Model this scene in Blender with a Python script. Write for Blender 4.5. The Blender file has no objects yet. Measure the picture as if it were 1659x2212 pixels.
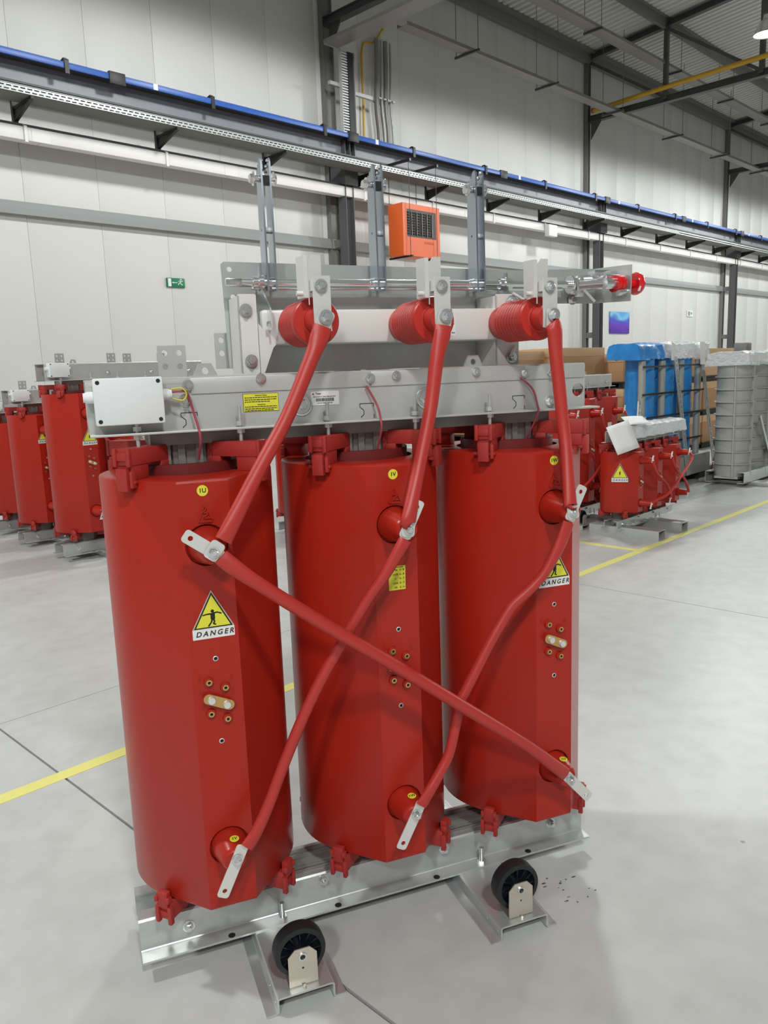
import bpy, bmesh, math, random
from mathutils import Vector, Matrix
from mathutils.geometry import tessellate_polygon
random.seed(7)
SC = bpy.context.scene
COL = SC.collection
V = Vector
PI = math.pi

# ------------------------------------------------------------------ camera
cam_d = bpy.data.cameras.new('camera')
cam = bpy.data.objects.new('camera', cam_d)
COL.objects.link(cam)
cam_d.sensor_fit = 'VERTICAL'
cam_d.sensor_height = 24.0
cam_d.lens = 1721.3 / 2212 * 24.0
cam_d.clip_start = 0.05
cam_d.clip_end = 200
_r = V((0.69825289, -0.71495939, -0.03572083))
_u = V((0.1496326, 0.09697475, 0.98397459))
_f = V((0.70003785, 0.6924081, -0.17469413))
_m = Matrix((_r, _u, -_f)).transposed().to_4x4()
_m.translation = V((-0.91893, -1.44529, 1.42266))
cam.matrix_world = _m
SC.camera = cam

# ------------------------------------------------------------------ world, exposure
w = bpy.data.worlds.new('hall_air')
SC.world = w
w.use_nodes = True
w.node_tree.nodes['Background'].inputs[0].default_value = (0.9, 0.95, 1.0, 1)
w.node_tree.nodes['Background'].inputs[1].default_value = 0.3
SC.view_settings.view_transform = 'Standard'
SC.view_settings.look = 'None'
SC.view_settings.gamma = 1.0
SC.view_settings.use_curve_mapping = False
SC.view_settings.exposure = 0.0
SC.cycles.use_denoising = True
SC.cycles.max_bounces = 6
SC.cycles.diffuse_bounces = 4
SC.cycles.glossy_bounces = 3
SC.cycles.transparent_max_bounces = 8
SC.cycles.caustics_reflective = False
SC.cycles.caustics_refractive = False
SC.cycles.use_adaptive_sampling = True
SC.cycles.adaptive_threshold = 0.045
SC.cycles.sample_clamp_indirect = 8.0
LAMP_W = 1000.0          # watts of every high-bay lamp
LAMP_C = (0.97, 1.0, 0.985)


# ------------------------------------------------------------------ materials
def mat(name, col, rough=0.5, metal=0.0, noise=0.0, nscale=20.0, bump=0.0, bscale=200.0, spec=0.5, emit=None, estr=0.0, alpha=1.0, coat=0.0):
    m = bpy.data.materials.new(name)
    m.use_nodes = True
    nt = m.node_tree
    b = nt.nodes['Principled BSDF']
    b.inputs['Base Color'].default_value = (*col, 1)
    b.inputs['Roughness'].default_value = rough
    b.inputs['Metallic'].default_value = metal
    b.inputs['Specular IOR Level'].default_value = spec
    b.inputs['Coat Weight'].default_value = coat
    if emit:
        b.inputs['Emission Color'].default_value = (*emit, 1)
        b.inputs['Emission Strength'].default_value = estr
    if alpha < 1:
        b.inputs['Alpha'].default_value = alpha
    if noise or bump:
        tc = nt.nodes.new('ShaderNodeTexCoord')
        nz = nt.nodes.new('ShaderNodeTexNoise')
        nz.inputs['Scale'].default_value = nscale
        nz.inputs['Detail'].default_value = 4
        nt.links.new(tc.outputs['Object'], nz.inputs['Vector'])
        if noise:
            mx = nt.nodes.new('ShaderNodeMixRGB')
            mx.inputs[1].default_value = (*[max(0, c * (1 - noise)) for c in col], 1)
            mx.inputs[2].default_value = (*[min(1, c * (1 + noise)) for c in col], 1)
            nt.links.new(nz.outputs['Fac'], mx.inputs[0])
            nt.links.new(mx.outputs[0], b.inputs['Base Color'])
        if bump:
            n2 = nt.nodes.new('ShaderNodeTexNoise')
            n2.inputs['Scale'].default_value = bscale
            nt.links.new(tc.outputs['Object'], n2.inputs['Vector'])
            bp = nt.nodes.new('ShaderNodeBump')
            bp.inputs['Strength'].default_value = bump
            bp.inputs['Distance'].default_value = 0.002
            nt.links.new(n2.outputs['Fac'], bp.inputs['Height'])
            nt.links.new(bp.outputs[0], b.inputs['Normal'])
    return m


M = {}
M['red'] = mat('red_resin', (0.41, 0.020, 0.010), 0.30, spec=0.35, noise=0.05, nscale=6, bump=0.03, bscale=60)
M['inner'] = mat('inner_resin', (0.16, 0.014, 0.014), 0.5)
M['block'] = mat('block_plastic', (0.40, 0.028, 0.022), 0.55)
M['cable'] = mat('cable_sleeve', (0.47, 0.032, 0.025), 0.42)
M['insul'] = mat('insulator_resin', (0.50, 0.030, 0.020), 0.4)
M['gap'] = mat('shadow_black', (0.006, 0.006, 0.006), 0.8)
M['zinc'] = mat('zinc_steel', (0.62, 0.64, 0.63), 0.34, 0.6, noise=0.09, nscale=35, bump=0.05, bscale=90)
M['zincd'] = mat('zinc_matt', (0.58, 0.58, 0.565), 0.42, 0.4, noise=0.1, nscale=18)
M['bright'] = mat('bright_zinc', (0.78, 0.79, 0.80), 0.2, 0.9)
M['tin'] = mat('tinned_metal', (0.78, 0.77, 0.74), 0.38, 0.4)
M['blade'] = mat('blade_metal', (0.50, 0.56, 0.62), 0.25, 0.95)
M['core'] = mat('core_lamination', (0.27, 0.255, 0.235), 0.7, 0.0, noise=0.2, nscale=30)
M['coreb'] = mat('core_strip', (0.17, 0.17, 0.20), 0.5, 0.3)
M['leg'] = mat('core_limb', (0.19, 0.17, 0.155), 0.6, noise=0.12, nscale=25)
M['rubber'] = mat('black_rubber', (0.012, 0.014, 0.016), 0.5)
M['rubber2'] = mat('black_hub', (0.008, 0.010, 0.016), 0.35)
M['bracket'] = mat('yellow_zinc', (0.70, 0.64, 0.55), 0.35, 0.7, noise=0.06, nscale=12)
M['brass'] = mat('brass', (0.70, 0.45, 0.17), 0.3, 0.85)
M['white'] = mat('white_plastic', (0.78, 0.79, 0.80), 0.45)
M['cream'] = mat('white_paint', (0.76, 0.75, 0.71), 0.35)
M['paper'] = mat('white_paper', (0.82, 0.81, 0.80), 0.6)
M['ink'] = mat('black_ink', (0.012, 0.012, 0.010), 0.6)
M['yell'] = mat('yellow_label', (0.78, 0.74, 0.05), 0.5)
M['dull'] = mat('sticker_border', (0.55, 0.50, 0.42), 0.5)
M['wired'] = mat('wire_sheath', (0.38, 0.06, 0.09), 0.5)
M['wirey'] = mat('wire_yellow', (0.60, 0.55, 0.05), 0.5)
M['pink'] = mat('wire_pink', (0.80, 0.30, 0.22), 0.5)
M['floor'] = None
M['dark'] = mat('floor_joint', (0.10, 0.10, 0.098), 0.9)
M['line'] = mat('line_paint', (0.82, 0.77, 0.24), 0.45, noise=0.06, nscale=9)
M['wall'] = mat('wall_sheet', (0.68, 0.675, 0.65), 0.5, noise=0.015, nscale=1.5)
M['wallo'] = mat('wall_far', (0.30, 0.30, 0.295), 0.6)
M['roof'] = mat('roof_sheet', (0.60, 0.60, 0.56), 0.55)
M['steel'] = mat('steel_paint', (0.17, 0.17, 0.165), 0.5)
M['steeld'] = mat('steel_paint_dark', (0.085, 0.086, 0.088), 0.5)
M['girt'] = mat('girt_paint', (0.30, 0.305, 0.305), 0.5)
M['gird'] = mat('girder_paint', (0.24, 0.24, 0.265), 0.45)
M['blue'] = mat('blue_pvc', (0.022, 0.105, 0.42), 0.4)
M['clip'] = mat('black_clip', (0.02, 0.02, 0.02), 0.5)
M['tray'] = mat('tray_zinc', (0.45, 0.465, 0.465), 0.45, 0.4)
M['trayd'] = mat('tray_zinc_shaded', (0.16, 0.155, 0.14), 0.6)  # shaded copy of the tray zinc, darkened for the underside
M['duct'] = mat('duct_paint', (0.78, 0.76, 0.73), 0.5)
M['oran'] = mat('orange_paint', (0.78, 0.13, 0.025), 0.4)
M['orand'] = mat('orange_mark', (0.45, 0.06, 0.02), 0.5)
M['grille'] = mat('grille_black', (0.018, 0.017, 0.016), 0.4)
M['louv'] = mat('louvre_metal', (0.22, 0.20, 0.18), 0.3, 0.8)
M['pipey'] = mat('pipe_yellow', (0.62, 0.36, 0.03), 0.45)
M['pipe'] = mat('pipe_grey', (0.28, 0.265, 0.25), 0.4, 0.3)
M['green'] = mat('sign_green', (0.01, 0.20, 0.085), 0.45)
M['card'] = mat('cardboard', (0.42, 0.235, 0.11), 0.75, noise=0.08, nscale=3)
M['card2'] = mat('cardboard_light', (0.60, 0.38, 0.21), 0.75, noise=0.06, nscale=3)
M['pallet'] = mat('pallet_black', (0.02, 0.018, 0.016), 0.7)
M['film'] = mat('blue_film', (0.03, 0.27, 0.70), 0.22, noise=0.35, nscale=9, bump=0.9, bscale=26)
M['mould'] = mat('mould_grey', (0.42, 0.425, 0.39), 0.5, 0.2, noise=0.08, nscale=6)
M['knob'] = mat('red_knob', (0.70, 0.012, 0.015), 0.2, coat=0.4)
M['lampw'] = mat('lamp_glow', (1, 1, 1), 0.5, emit=(1, 0.97, 0.92), estr=9.0)
M['alu'] = mat('reflector_aluminium', (0.7, 0.7, 0.7), 0.3, 0.8)
M['stain'] = mat('black_spots', (0.10, 0.10, 0.10), 0.8)


def floor_mat():
    m = bpy.data.materials.new('polished_concrete')
    m.use_nodes = True
    nt = m.node_tree
    b = nt.nodes['Principled BSDF']
    tc = nt.nodes.new('ShaderNodeNewGeometry')
    n1 = nt.nodes.new('ShaderNodeTexNoise'); n1.inputs['Scale'].default_value = 0.9; n1.inputs['Detail'].default_value = 6
    n2 = nt.nodes.new('ShaderNodeTexNoise'); n2.inputs['Scale'].default_value = 9; n2.inputs['Detail'].default_value = 8
    n3 = nt.nodes.new('ShaderNodeTexVoronoi'); n3.inputs['Scale'].default_value = 3.2
    for n in (n1, n2, n3):
        nt.links.new(tc.outputs['Position'], n.inputs['Vector'])
    r1 = nt.nodes.new('ShaderNodeValToRGB')
    r1.color_ramp.elements[0].position = 0.25; r1.color_ramp.elements[0].color = (0.50, 0.50, 0.485, 1)
    r1.color_ramp.elements[1].position = 0.75; r1.color_ramp.elements[1].color = (0.63, 0.635, 0.62, 1)
    mx = nt.nodes.new('ShaderNodeMixRGB'); mx.blend_type = 'MULTIPLY'; mx.inputs[0].default_value = 0.35
    r2 = nt.nodes.new('ShaderNodeValToRGB')
    r2.color_ramp.elements[0].position = 0.3; r2.color_ramp.elements[0].color = (0.72, 0.72, 0.71, 1)
    r2.color_ramp.elements[1].position = 0.6
    nt.links.new(n1.outputs['Fac'], r1.inputs[0])
    nt.links.new(n2.outputs['Fac'], r2.inputs[0])
    nt.links.new(r1.outputs[0], mx.inputs[1]); nt.links.new(r2.outputs[0], mx.inputs[2])
    # sparse dark specks
    r3 = nt.nodes.new('ShaderNodeValToRGB')
    r3.color_ramp.elements[0].position = 0.012; r3.color_ramp.elements[0].color = (0.5, 0.5, 0.5, 1)
    r3.color_ramp.elements[1].position = 0.03
    nt.links.new(n3.outputs['Distance'], r3.inputs[0])
    m2 = nt.nodes.new('ShaderNodeMixRGB'); m2.blend_type = 'MULTIPLY'; m2.inputs[0].default_value = 1
    nt.links.new(mx.outputs[0], m2.inputs[1]); nt.links.new(r3.outputs[0], m2.inputs[2])
    nt.links.new(m2.outputs[0], b.inputs['Base Color'])
    r4 = nt.nodes.new('ShaderNodeMapRange')
    r4.inputs[3].default_value = 0.28; r4.inputs[4].default_value = 0.48
    nt.links.new(n1.outputs['Fac'], r4.inputs[0])
    nt.links.new(r4.outputs[0], b.inputs['Roughness'])
    b.inputs['Specular IOR Level'].default_value = 0.45
    return m


M['floor'] = floor_mat()


def poster_mat():
    m = bpy.data.materials.new('poster_print')
    m.use_nodes = True
    nt = m.node_tree
    b = nt.nodes['Principled BSDF']
    tc = nt.nodes.new('ShaderNodeTexCoord')
    mp = nt.nodes.new('ShaderNodeMapping'); mp.inputs['Rotation'].default_value = (0, 0.75, 0)
    gr = nt.nodes.new('ShaderNodeTexNoise'); gr.inputs['Scale'].default_value = 1.6; gr.inputs['Detail'].default_value = 1
    nt.links.new(tc.outputs['Generated'], mp.inputs[0])
    nt.links.new(mp.outputs[0], gr.inputs['Vector'])
    sx = nt.nodes.new('ShaderNodeSeparateXYZ'); nt.links.new(tc.outputs['Generated'], sx.inputs[0])
    ad = nt.nodes.new('ShaderNodeMath'); ad.operation = 'MULTIPLY_ADD'; ad.inputs[1].default_value = 0.55; 
    nt.links.new(sx.outputs['Z'], ad.inputs[0])
    h = nt.nodes.new('ShaderNodeMath'); h.operation = 'MULTIPLY'; h.inputs[1].default_value = 0.5
    nt.links.new(gr.outputs['Fac'], h.inputs[0]); nt.links.new(h.outputs[0], ad.inputs[2])
    rp = nt.nodes.new('ShaderNodeValToRGB')
    e = rp.color_ramp.elements
    e[0].position = 0.2; e[0].color = (0.03, 0.03, 0.30, 1)
    e[1].position = 0.85; e[1].color = (0.10, 0.40, 0.75, 1)
    x = e.new(0.42); x.color = (0.16, 0.03, 0.45, 1)
    x = e.new(0.60); x.color = (0.06, 0.10, 0.55, 1)
    x = e.new(0.72); x.color = (0.22, 0.55, 0.80, 1)
    nt.links.new(ad.outputs[0], rp.inputs[0]); nt.links.new(rp.outputs[0], b.inputs['Base Color'])
    b.inputs['Roughness'].default_value = 0.4
    return m


M['poster'] = poster_mat()


def film_mat():
    m = bpy.data.materials.new('clear_film')
    m.use_nodes = True
    nt = m.node_tree
    b = nt.nodes['Principled BSDF']
    b.inputs['Base Color'].default_value = (0.86, 0.88, 0.90, 1)
    b.inputs['Roughness'].default_value = 0.13
    b.inputs['Alpha'].default_value = 0.72
    tc = nt.nodes.new('ShaderNodeTexCoord')
    n = nt.nodes.new('ShaderNodeTexNoise'); n.inputs['Scale'].default_value = 22; n.inputs['Detail'].default_value = 6
    bp = nt.nodes.new('ShaderNodeBump'); bp.inputs['Strength'].default_value = 1.0; bp.inputs['Distance'].default_value = 0.02
    nt.links.new(tc.outputs['Object'], n.inputs['Vector'])
    nt.links.new(n.outputs['Fac'], bp.inputs['Height']); nt.links.new(bp.outputs[0], b.inputs['Normal'])
    return m


M['clear'] = film_mat()


# ------------------------------------------------------------------ mesh helpers
def frame(z):
    z = V(z).normalized()
    a = V((0, 0, 1)) if abs(z.z) < 0.9 else V((1, 0, 0))
    x = a.cross(z).normalized()
    return x, z.cross(x), z


class MB:
    def __init__(s):
        s.v = []; s.f = []; s.m = []

    def add(s, vs, fs, m=0):
        o = len(s.v)
        s.v += [V(p) for p in vs]
        s.f += [tuple(i + o for i in f) for f in fs]
        s.m += [m] * len(fs)
        return s

    def box(s, lo, hi, m=0, bev=0.0):
        lo = V(lo); hi = V(hi)
        if bev:
            bm = bmesh.new()
            bmesh.ops.create_cube(bm, size=1)
            d = hi - lo
            for v in bm.verts:
                v.co = V([lo[i] + (v.co[i] + 0.5) * d[i] for i in range(3)])
            bmesh.ops.bevel(bm, geom=list(bm.edges), offset=bev, segments=2, affect='EDGES', profile=0.5)
            bm.verts.index_update()
            s.add([v.co.copy() for v in bm.verts], [[v.index for v in f.verts] for f in bm.faces], m)
            bm.free()
            return s
        x0, y0, z0 = lo; x1, y1, z1 = hi
        s.add([(x0, y0, z0), (x1, y0, z0), (x1, y1, z0), (x0, y1, z0), (x0, y0, z1), (x1, y0, z1), (x1, y1, z1), (x0, y1, z1)],
              [(3, 2, 1, 0), (4, 5, 6, 7), (0, 1, 5, 4), (1, 2, 6, 5), (2, 3, 7, 6), (3, 0, 4, 7)], m)
        return s

    def obox(s, c, X, Y, Z, dx, dy, dz, m=0):
        """box centred at c with axes X, Y, Z and full sizes dx, dy, dz"""
        c = V(c); X = V(X).normalized() * dx / 2; Y = V(Y).normalized() * dy / 2; Z = V(Z).normalized() * dz / 2
        s.add([c - X - Y - Z, c + X - Y - Z, c + X + Y - Z, c - X + Y - Z, c - X - Y + Z, c + X - Y + Z, c + X + Y + Z, c - X + Y + Z],
              [(3, 2, 1, 0), (4, 5, 6, 7), (0, 1, 5, 4), (1, 2, 6, 5), (2, 3, 7, 6), (3, 0, 4, 7)], m)
        return s

    def bar(s, a, b, wx, wy, m=0, up=(0, 0, 1)):
        a = V(a); b = V(b); z = (b - a).normalized()
        up = V(up)
        if abs(z.dot(up)) > 0.98:
            up = V((0, 1, 0))
        x = up.cross(z).normalized(); y = z.cross(x)
        return s.obox((a + b) / 2, x, y, z, wx, wy, (b - a).length, m)

    def lathe(s, prof, o=(0, 0, 0), ax=(0, 0, 1), n=24, m=0, cap=True, ph=0.0):
        """prof: list of (radius, height along axis)"""
        X, Y, Z = frame(ax); o = V(o)
        vs = []; fs = []
        for r, h in prof:
            for i in range(n):
                a = 2 * PI * i / n + ph
                vs.append(o + Z * h + (X * math.cos(a) + Y * math.sin(a)) * r)
        for k in range(len(prof) - 1):
            for i in range(n):
                j = (i + 1) % n
                fs.append((k * n + i, k * n + j, (k + 1) * n + j, (k + 1) * n + i))
        if cap:
            fs.append(tuple(range(n - 1, -1, -1)))
            fs.append(tuple((len(prof) - 1) * n + i for i in range(n)))
        return s.add(vs, fs, m)

    def cyl(s, a, b, r, n=16, m=0, r2=None):
        a = V(a); b = V(b)
        return s.lathe([(r, 0), (r if r2 is None else r2, (b - a).length)], a, b - a, n, m)

    def hexbolt(s, o, ax, r, h, m=0, stud=0.0, washer=True):
        o = V(o); ax = V(ax).normalized()
        if washer:
            s.cyl(o, o + ax * h * 0.22, r * 1.45, 16, m); o = o + ax * h * 0.22
        s.lathe([(r, 0), (r, h * 0.85), (r * 0.86, h)], o, ax, 6, m)
        if stud:
            s.cyl(o + ax * h * 0.9, o + ax * (h + stud), r * 0.55, 10, m)
        return s

    def tube(s, pts, r, n=12, m=0, sub=6, cap=True, flat=None):
        """smooth tube through pts; r a number or list per point; flat = list of (wide, thin) scale per point"""
        P = [V(p) for p in pts]
        R = r if isinstance(r, (list, tuple)) else [r] * len(P)
        F = flat or [(1, 1)] * len(P)
        Q = []; RR = []; FF = []
        if sub > 1 and len(P) > 2:
            for i in range(len(P) - 1):
                p0 = P[max(i - 1, 0)]; p1 = P[i]; p2 = P[i + 1]; p3 = P[min(i + 2, len(P) - 1)]
                for k in range(sub):
                    t = k / sub
                    q = 0.5 * ((2 * p1) + (p2 - p0) * t + (2 * p0 - 5 * p1 + 4 * p2 - p3) * t * t + (3 * p1 - p0 - 3 * p2 + p3) * t ** 3)
                    Q.append(q); RR.append(R[i] + (R[i + 1] - R[i]) * t)
                    FF.append((F[i][0] + (F[i + 1][0] - F[i][0]) * t, F[i][1] + (F[i + 1][1] - F[i][1]) * t))
            Q.append(P[-1]); RR.append(R[-1]); FF.append(F[-1])
        else:
            Q = P; RR = R; FF = F
        vs = []; fs = []
        up = None
        for i, q in enumerate(Q):
            t = (Q[min(i + 1, len(Q) - 1)] - Q[max(i - 1, 0)]).normalized()
            ref = V((0, 1, 0)) if abs(t.y) < 0.95 else V((1, 0, 0))
            x = ref.cross(t).normalized(); y = t.cross(x)
            for k in range(n):
                a = 2 * PI * k / n
                vs.append(q + (x * math.cos(a) * FF[i][0] + y * math.sin(a) * FF[i][1]) * RR[i])
        for i in range(len(Q) - 1):
            for k in range(n):
                j = (k + 1) % n
                fs.append((i * n + k, i * n + j, (i + 1) * n + j, (i + 1) * n + k))
        if cap:
            fs.append(tuple(range(n - 1, -1, -1)))
            fs.append(tuple((len(Q) - 1) * n + k for k in range(n)))
        return s.add(vs, fs, m)

    def plate(s, loop, holes, O, X, Y, t, m=0):
        """flat plate: outline loop and hole loops in (x, y) on frame O, X, Y; thickness t behind the face (along -X x Y)"""
        O = V(O); X = V(X).normalized(); Y = V(Y).normalized(); N = X.cross(Y)
        loops = [[V((p[0], p[1], 0)) for p in loop]] + [[V((p[0], p[1], 0)) for p in h] for h in holes]
        tri = tessellate_polygon(loops)
        flat = [p for l in loops for p in l]
        k = len(flat)
        vs = [O + X * p.x + Y * p.y for p in flat]
        vs += [v - N * t for v in vs]
        fs = []
        for a, b, c in tri:
            A, B, C = flat[a], flat[b], flat[c]
            if (B - A).cross(C - A).z < 0:
                b, c = c, b
            fs.append((a, b, c)); fs.append((c + k, b + k, a + k))
        o = 0
        for li, l in enumerate(loops):
            n = len(l)
            area = sum(l[i].x * l[(i + 1) % n].y - l[(i + 1) % n].x * l[i].y for i in range(n))
            ccw = area > 0
            for i in range(n):
                j = (i + 1) % n
                a, b = o + i, o + j
                q = (a, a + k, b + k, b)
                if (li == 0) != ccw:
                    q = q[::-1]
                fs.append(q)
            o += n
        return s.add(vs, fs, m)

    def prism(s, loop, O, X, Y, L, m=0):
        """polygon in X, Y extruded L along X x Y, centred"""
        X = V(X).normalized(); Y = V(Y).normalized(); N = X.cross(Y)
        return s.plate(loop, [], V(O) + N * L / 2, X, Y, L, m)

    def sheet(s, line, t, O, X, Y, L, m=0, r=0.0):
        """bent sheet metal: open polyline in X, Y of thickness t, corners rounded to r, extruded L along X x Y from O"""
        pts = [V((p[0], p[1], 0)) for p in line]
        if r:
            q = [pts[0]]
            for i in range(1, len(pts) - 1):
                a = (pts[i - 1] - pts[i]); b = (pts[i + 1] - pts[i])
                d = min(r, a.length * 0.45, b.length * 0.45)
                p1 = pts[i] + a.normalized() * d; p2 = pts[i] + b.normalized() * d
                for k in range(4):
                    u = k / 3
                    q.append(p1 * (1 - u) ** 2 + pts[i] * 2 * u * (1 - u) + p2 * u * u)
            q.append(pts[-1]); pts = q
        n = len(pts); L1 = []; L2 = []
        for i in range(n):
            t0 = (pts[i] - pts[max(i - 1, 0)]); t1 = (pts[min(i + 1, n - 1)] - pts[i])
            t0 = t0.normalized() if t0.length > 1e-9 else t1.normalized()
            t1 = t1.normalized() if t1.length > 1e-9 else t0
            tt = (t0 + t1).normalized()
            nn = V((-tt.y, tt.x, 0)) / max(0.35, tt.dot(t0))
            L1.append(pts[i] + nn * t / 2); L2.append(pts[i] - nn * t / 2)
        O = V(O); X = V(X).normalized(); Y = V(Y).normalized(); N = X.cross(Y)
        loop = L1 + L2[::-1]
        k = len(loop)
        vs = [O + X * p.x + Y * p.y for p in loop] + [O + X * p.x + Y * p.y + N * L for p in loop]
        fs = [(i, (i + 1) % k, (i + 1) % k + k, i + k) for i in range(k)]
        for i in range(n - 1):
            fs.append((i, 2 * n - 1 - i, 2 * n - 2 - i, i + 1))
            fs.append((i + k, i + 1 + k, 2 * n - 2 - i + k, 2 * n - 1 - i + k))
        return s.add(vs, fs, m)

    def text(s, txt, O, X, Y, size, m=0, align='CENTER', shear=0.0, sx=1.0, space=1.0):
        vs, fs = text_geo(txt, align, shear, space)
        O = V(O); X = V(X).normalized(); Y = V(Y).normalized()
        return s.add([O + X * (p[0] * size * sx) + Y * (p[1] * size) for p in vs], fs, m)

    def build(s, name, mats, parent=None, loc=(0, 0, 0), rot=None, base=None, sharp=32):
        me = bpy.data.meshes.new(name)
        b = V(base) if base is not None else V((0, 0, 0))
        me.from_pydata([v - b for v in s.v], [], s.f)
        if not isinstance(mats, (list, tuple)):
            mats = [mats]
        for x in mats:
            me.materials.append(x)
        me.polygons.foreach_set('material_index', s.m)
        me.polygons.foreach_set('use_smooth', [True] * len(me.polygons))
        me.update()
        me.set_sharp_from_angle(angle=math.radians(sharp))
        o = bpy.data.objects.new(name, me)
        COL.objects.link(o)
        o.location = loc
        if rot is not None:
            o.rotation_euler = rot
        if parent is not None:
            o.parent = parent
        return o


_tc = {}


def text_geo(txt, align, shear, space):
    key = (txt, align, shear, space)
    if key not in _tc:
        c = bpy.data.curves.new('t', 'FONT')
        c.body = txt; c.align_x = align; c.align_y = 'CENTER'; c.shear = shear; c.space_character = space
        c.resolution_u = 3; c.offset = 0.02; c.fill_mode = 'FRONT'
        ob = bpy.data.objects.new('t', c)
        me = ob.to_mesh()
        _tc[key] = ([tuple(v.co) for v in me.vertices], [tuple(p.vertices) for p in me.polygons])
        ob.to_mesh_clear()
        bpy.data.objects.remove(ob); bpy.data.curves.remove(c)
    return _tc[key]


def circ(cx, cy, r, n=20, ry=None):
    ry = r if ry is None else ry
    return [(cx + r * math.cos(2 * PI * i / n), cy + ry * math.sin(2 * PI * i / n)) for i in range(n)]


def rrect(x0, y0, x1, y1, r, n=4):
    o = []
    for cx, cy, a0 in ((x1 - r, y0 + r, -90), (x1 - r, y1 - r, 0), (x0 + r, y1 - r, 90), (x0 + r, y0 + r, 180)):
        for i in range(n + 1):
            a = math.radians(a0 + 90 * i / n)
            o.append((cx + r * math.cos(a), cy + r * math.sin(a)))
    return o


def tag(o, label=None, cat=None, group=None, kind=None):
    if label: o['label'] = label
    if cat: o['category'] = cat
    if group: o['group'] = group
    if kind: o['kind'] = kind
    return o


def thing(name, label, cat, loc=(0, 0, 0), rz=0.0, group=None):
    o = bpy.data.objects.new(name, None)
    o.empty_display_size = 0.1
    COL.objects.link(o)
    o.location = loc
    o.rotation_euler = (0, 0, rz)
    return tag(o, label, cat, group)


def dup(root, loc, rz=None, label=None):
    r = root.copy(); COL.objects.link(r)
    r.location = loc
    if rz is not None: r.rotation_euler = (0, 0, rz)
    if label: r['label'] = label
    for ch in list(root.children):
        c = ch.copy(); COL.objects.link(c); c.parent = r
        for g in list(ch.children):
            d = g.copy(); COL.objects.link(d); d.parent = c
    return r


def inst(o, loc, parent=None, rot=None):
    c = o.copy(); COL.objects.link(c); c.location = loc
    if parent is not None: c.parent = parent
    if rot is not None: c.rotation_euler = rot
    return c


X_, Y_, Z_ = V((1, 0, 0)), V((0, 1, 0)), V((0, 0, 1))

# ================================================================== THE HALL
WX0, WX1, WY0, WY1 = -9.0, 40.0, -15.0, 10.0
ROOF_E = 9.10                                   # eave height of the deck's underside
SLOPE = 0.088


def roof_z(y):
    return ROOF_E + SLOPE * (WY1 - y) if y > -2.5 else ROOF_E + SLOPE * (WY1 + 2.5) - SLOPE * (-2.5 - y)


# floor: base plus sawn slabs, the joints are real gaps
fl = MB().box((WX0, WY0, -0.3), (WX1, WY1 + 0.1, -0.012)).build('floor', M['dark'])
tag(fl, kind='structure')
xs = [WX0] + [0.16 + 3.4 * k for k in range(-2, 12)] + [WX1]
ys = [WY0, -8.0, -3.0, 1.985, 6.9, WY1]
for i in range(len(xs) - 1):
    for j in range(len(ys) - 1):
        g = 0.0045
        a = (xs[i] + g, ys[j] + g * 0.5, -0.012); b = (xs[i + 1] - g, ys[j + 1] - g * 0.5, 0.0)
        MB().box(a, b).build('floor_slab', M['floor'], fl)

# painted lines
t = thing('floor_line', 'long yellow line painted along the aisle, passing behind the front transformer', 'floor marking', (0, 1.335, 0))
MB().box((WX0 + 0.5, 1.302, 0.0), (34, 1.366, 0.0016)).build('paint_strip', M['line'], t, base=(0, 1.335, 0))
t = thing('floor_line', 'short yellow line branching from the aisle line towards the wall', 'floor marking', (4.66, 2.3, 0))
MB().box((4.63, 1.366, 0.0), (4.69, 4.0, 0.0016)).build('paint_strip', M['line'], t, base=(4.66, 2.3, 0))

# walls
wb = MB().box((WX0, WY1 + 0.03, 0), (WX1, WY1 + 0.25, ROOF_E)).build('wall_back', M['dark'])
tag(wb, kind='structure')
pw = 1.085
k = -12
while True:
    x0 = 3.905 + pw * k
    if x0 > WX1: break
    a = max(x0, WX0); b = min(x0 + pw, WX1)
    if b - a > 0.05:
        MB().box((a + 0.002, WY1, 0), (b - 0.002, WY1 + 0.05, ROOF_E), bev=0.0015).build('wall_panel', M['wall'], wb)
    k += 1
tag(MB().box((WX0 - 0.2, WY0, 0), (WX0, WY1 + 0.2, 10.3)).build('wall_left', M['wallo']), kind='structure')
tag(MB().box((WX1, WY0, 0), (WX1 + 0.2, WY1 + 0.2, 10.3)).build('wall_right', M['wallo']), kind='structure')
tag(MB().box((WX0, WY0 - 0.2, 0), (WX1, WY0, ROOF_E)).build('wall_front', M['wallo']), kind='structure')

# roof deck, trapezoid ribs running up the slope
mb = MB(); vs = []; fs = []
prof = [(0.0, 0.0), (0.07, 0.0), (0.09, 0.045), (0.16, 0.045), (0.18, 0.0)]
n = int((WX1 - WX0) / 0.2)
line = []
for i in range(n):
    for dx, dz in prof[:-1] + [(0.18, 0.0)]:
        line.append((WX0 + i * 0.2 + dx, dz))
rows = [WY1 + 0.1, -2.5, WY0 - 0.1]
for y in rows:
    for x, dz in line:
        vs.append((x, y, roof_z(y) + dz))
L = len(line)
for r_ in range(2):
    for i in range(L - 1):
        fs.append((r_ * L + i, r_ * L + i + 1, (r_ + 1) * L + i + 1, (r_ + 1) * L + i))
mb.add(vs, fs)
tag(mb.build('ceiling', M['roof'], sharp=10), kind='structure')

# girt on the wall: cold rolled channel seen as two bands
tr = MB()
tr.sheet([(0.0, 0.0), (-0.11, 0.0), (-0.11, 0.085), (-0.075, 0.17), (0.0, 0.17)], 0.006, (WX0, WY1, 3.675), Y_, Z_, WX1 - WX0)
tag(tr.build('trim_1', M['girt'], sharp=10), kind='structure')
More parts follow.
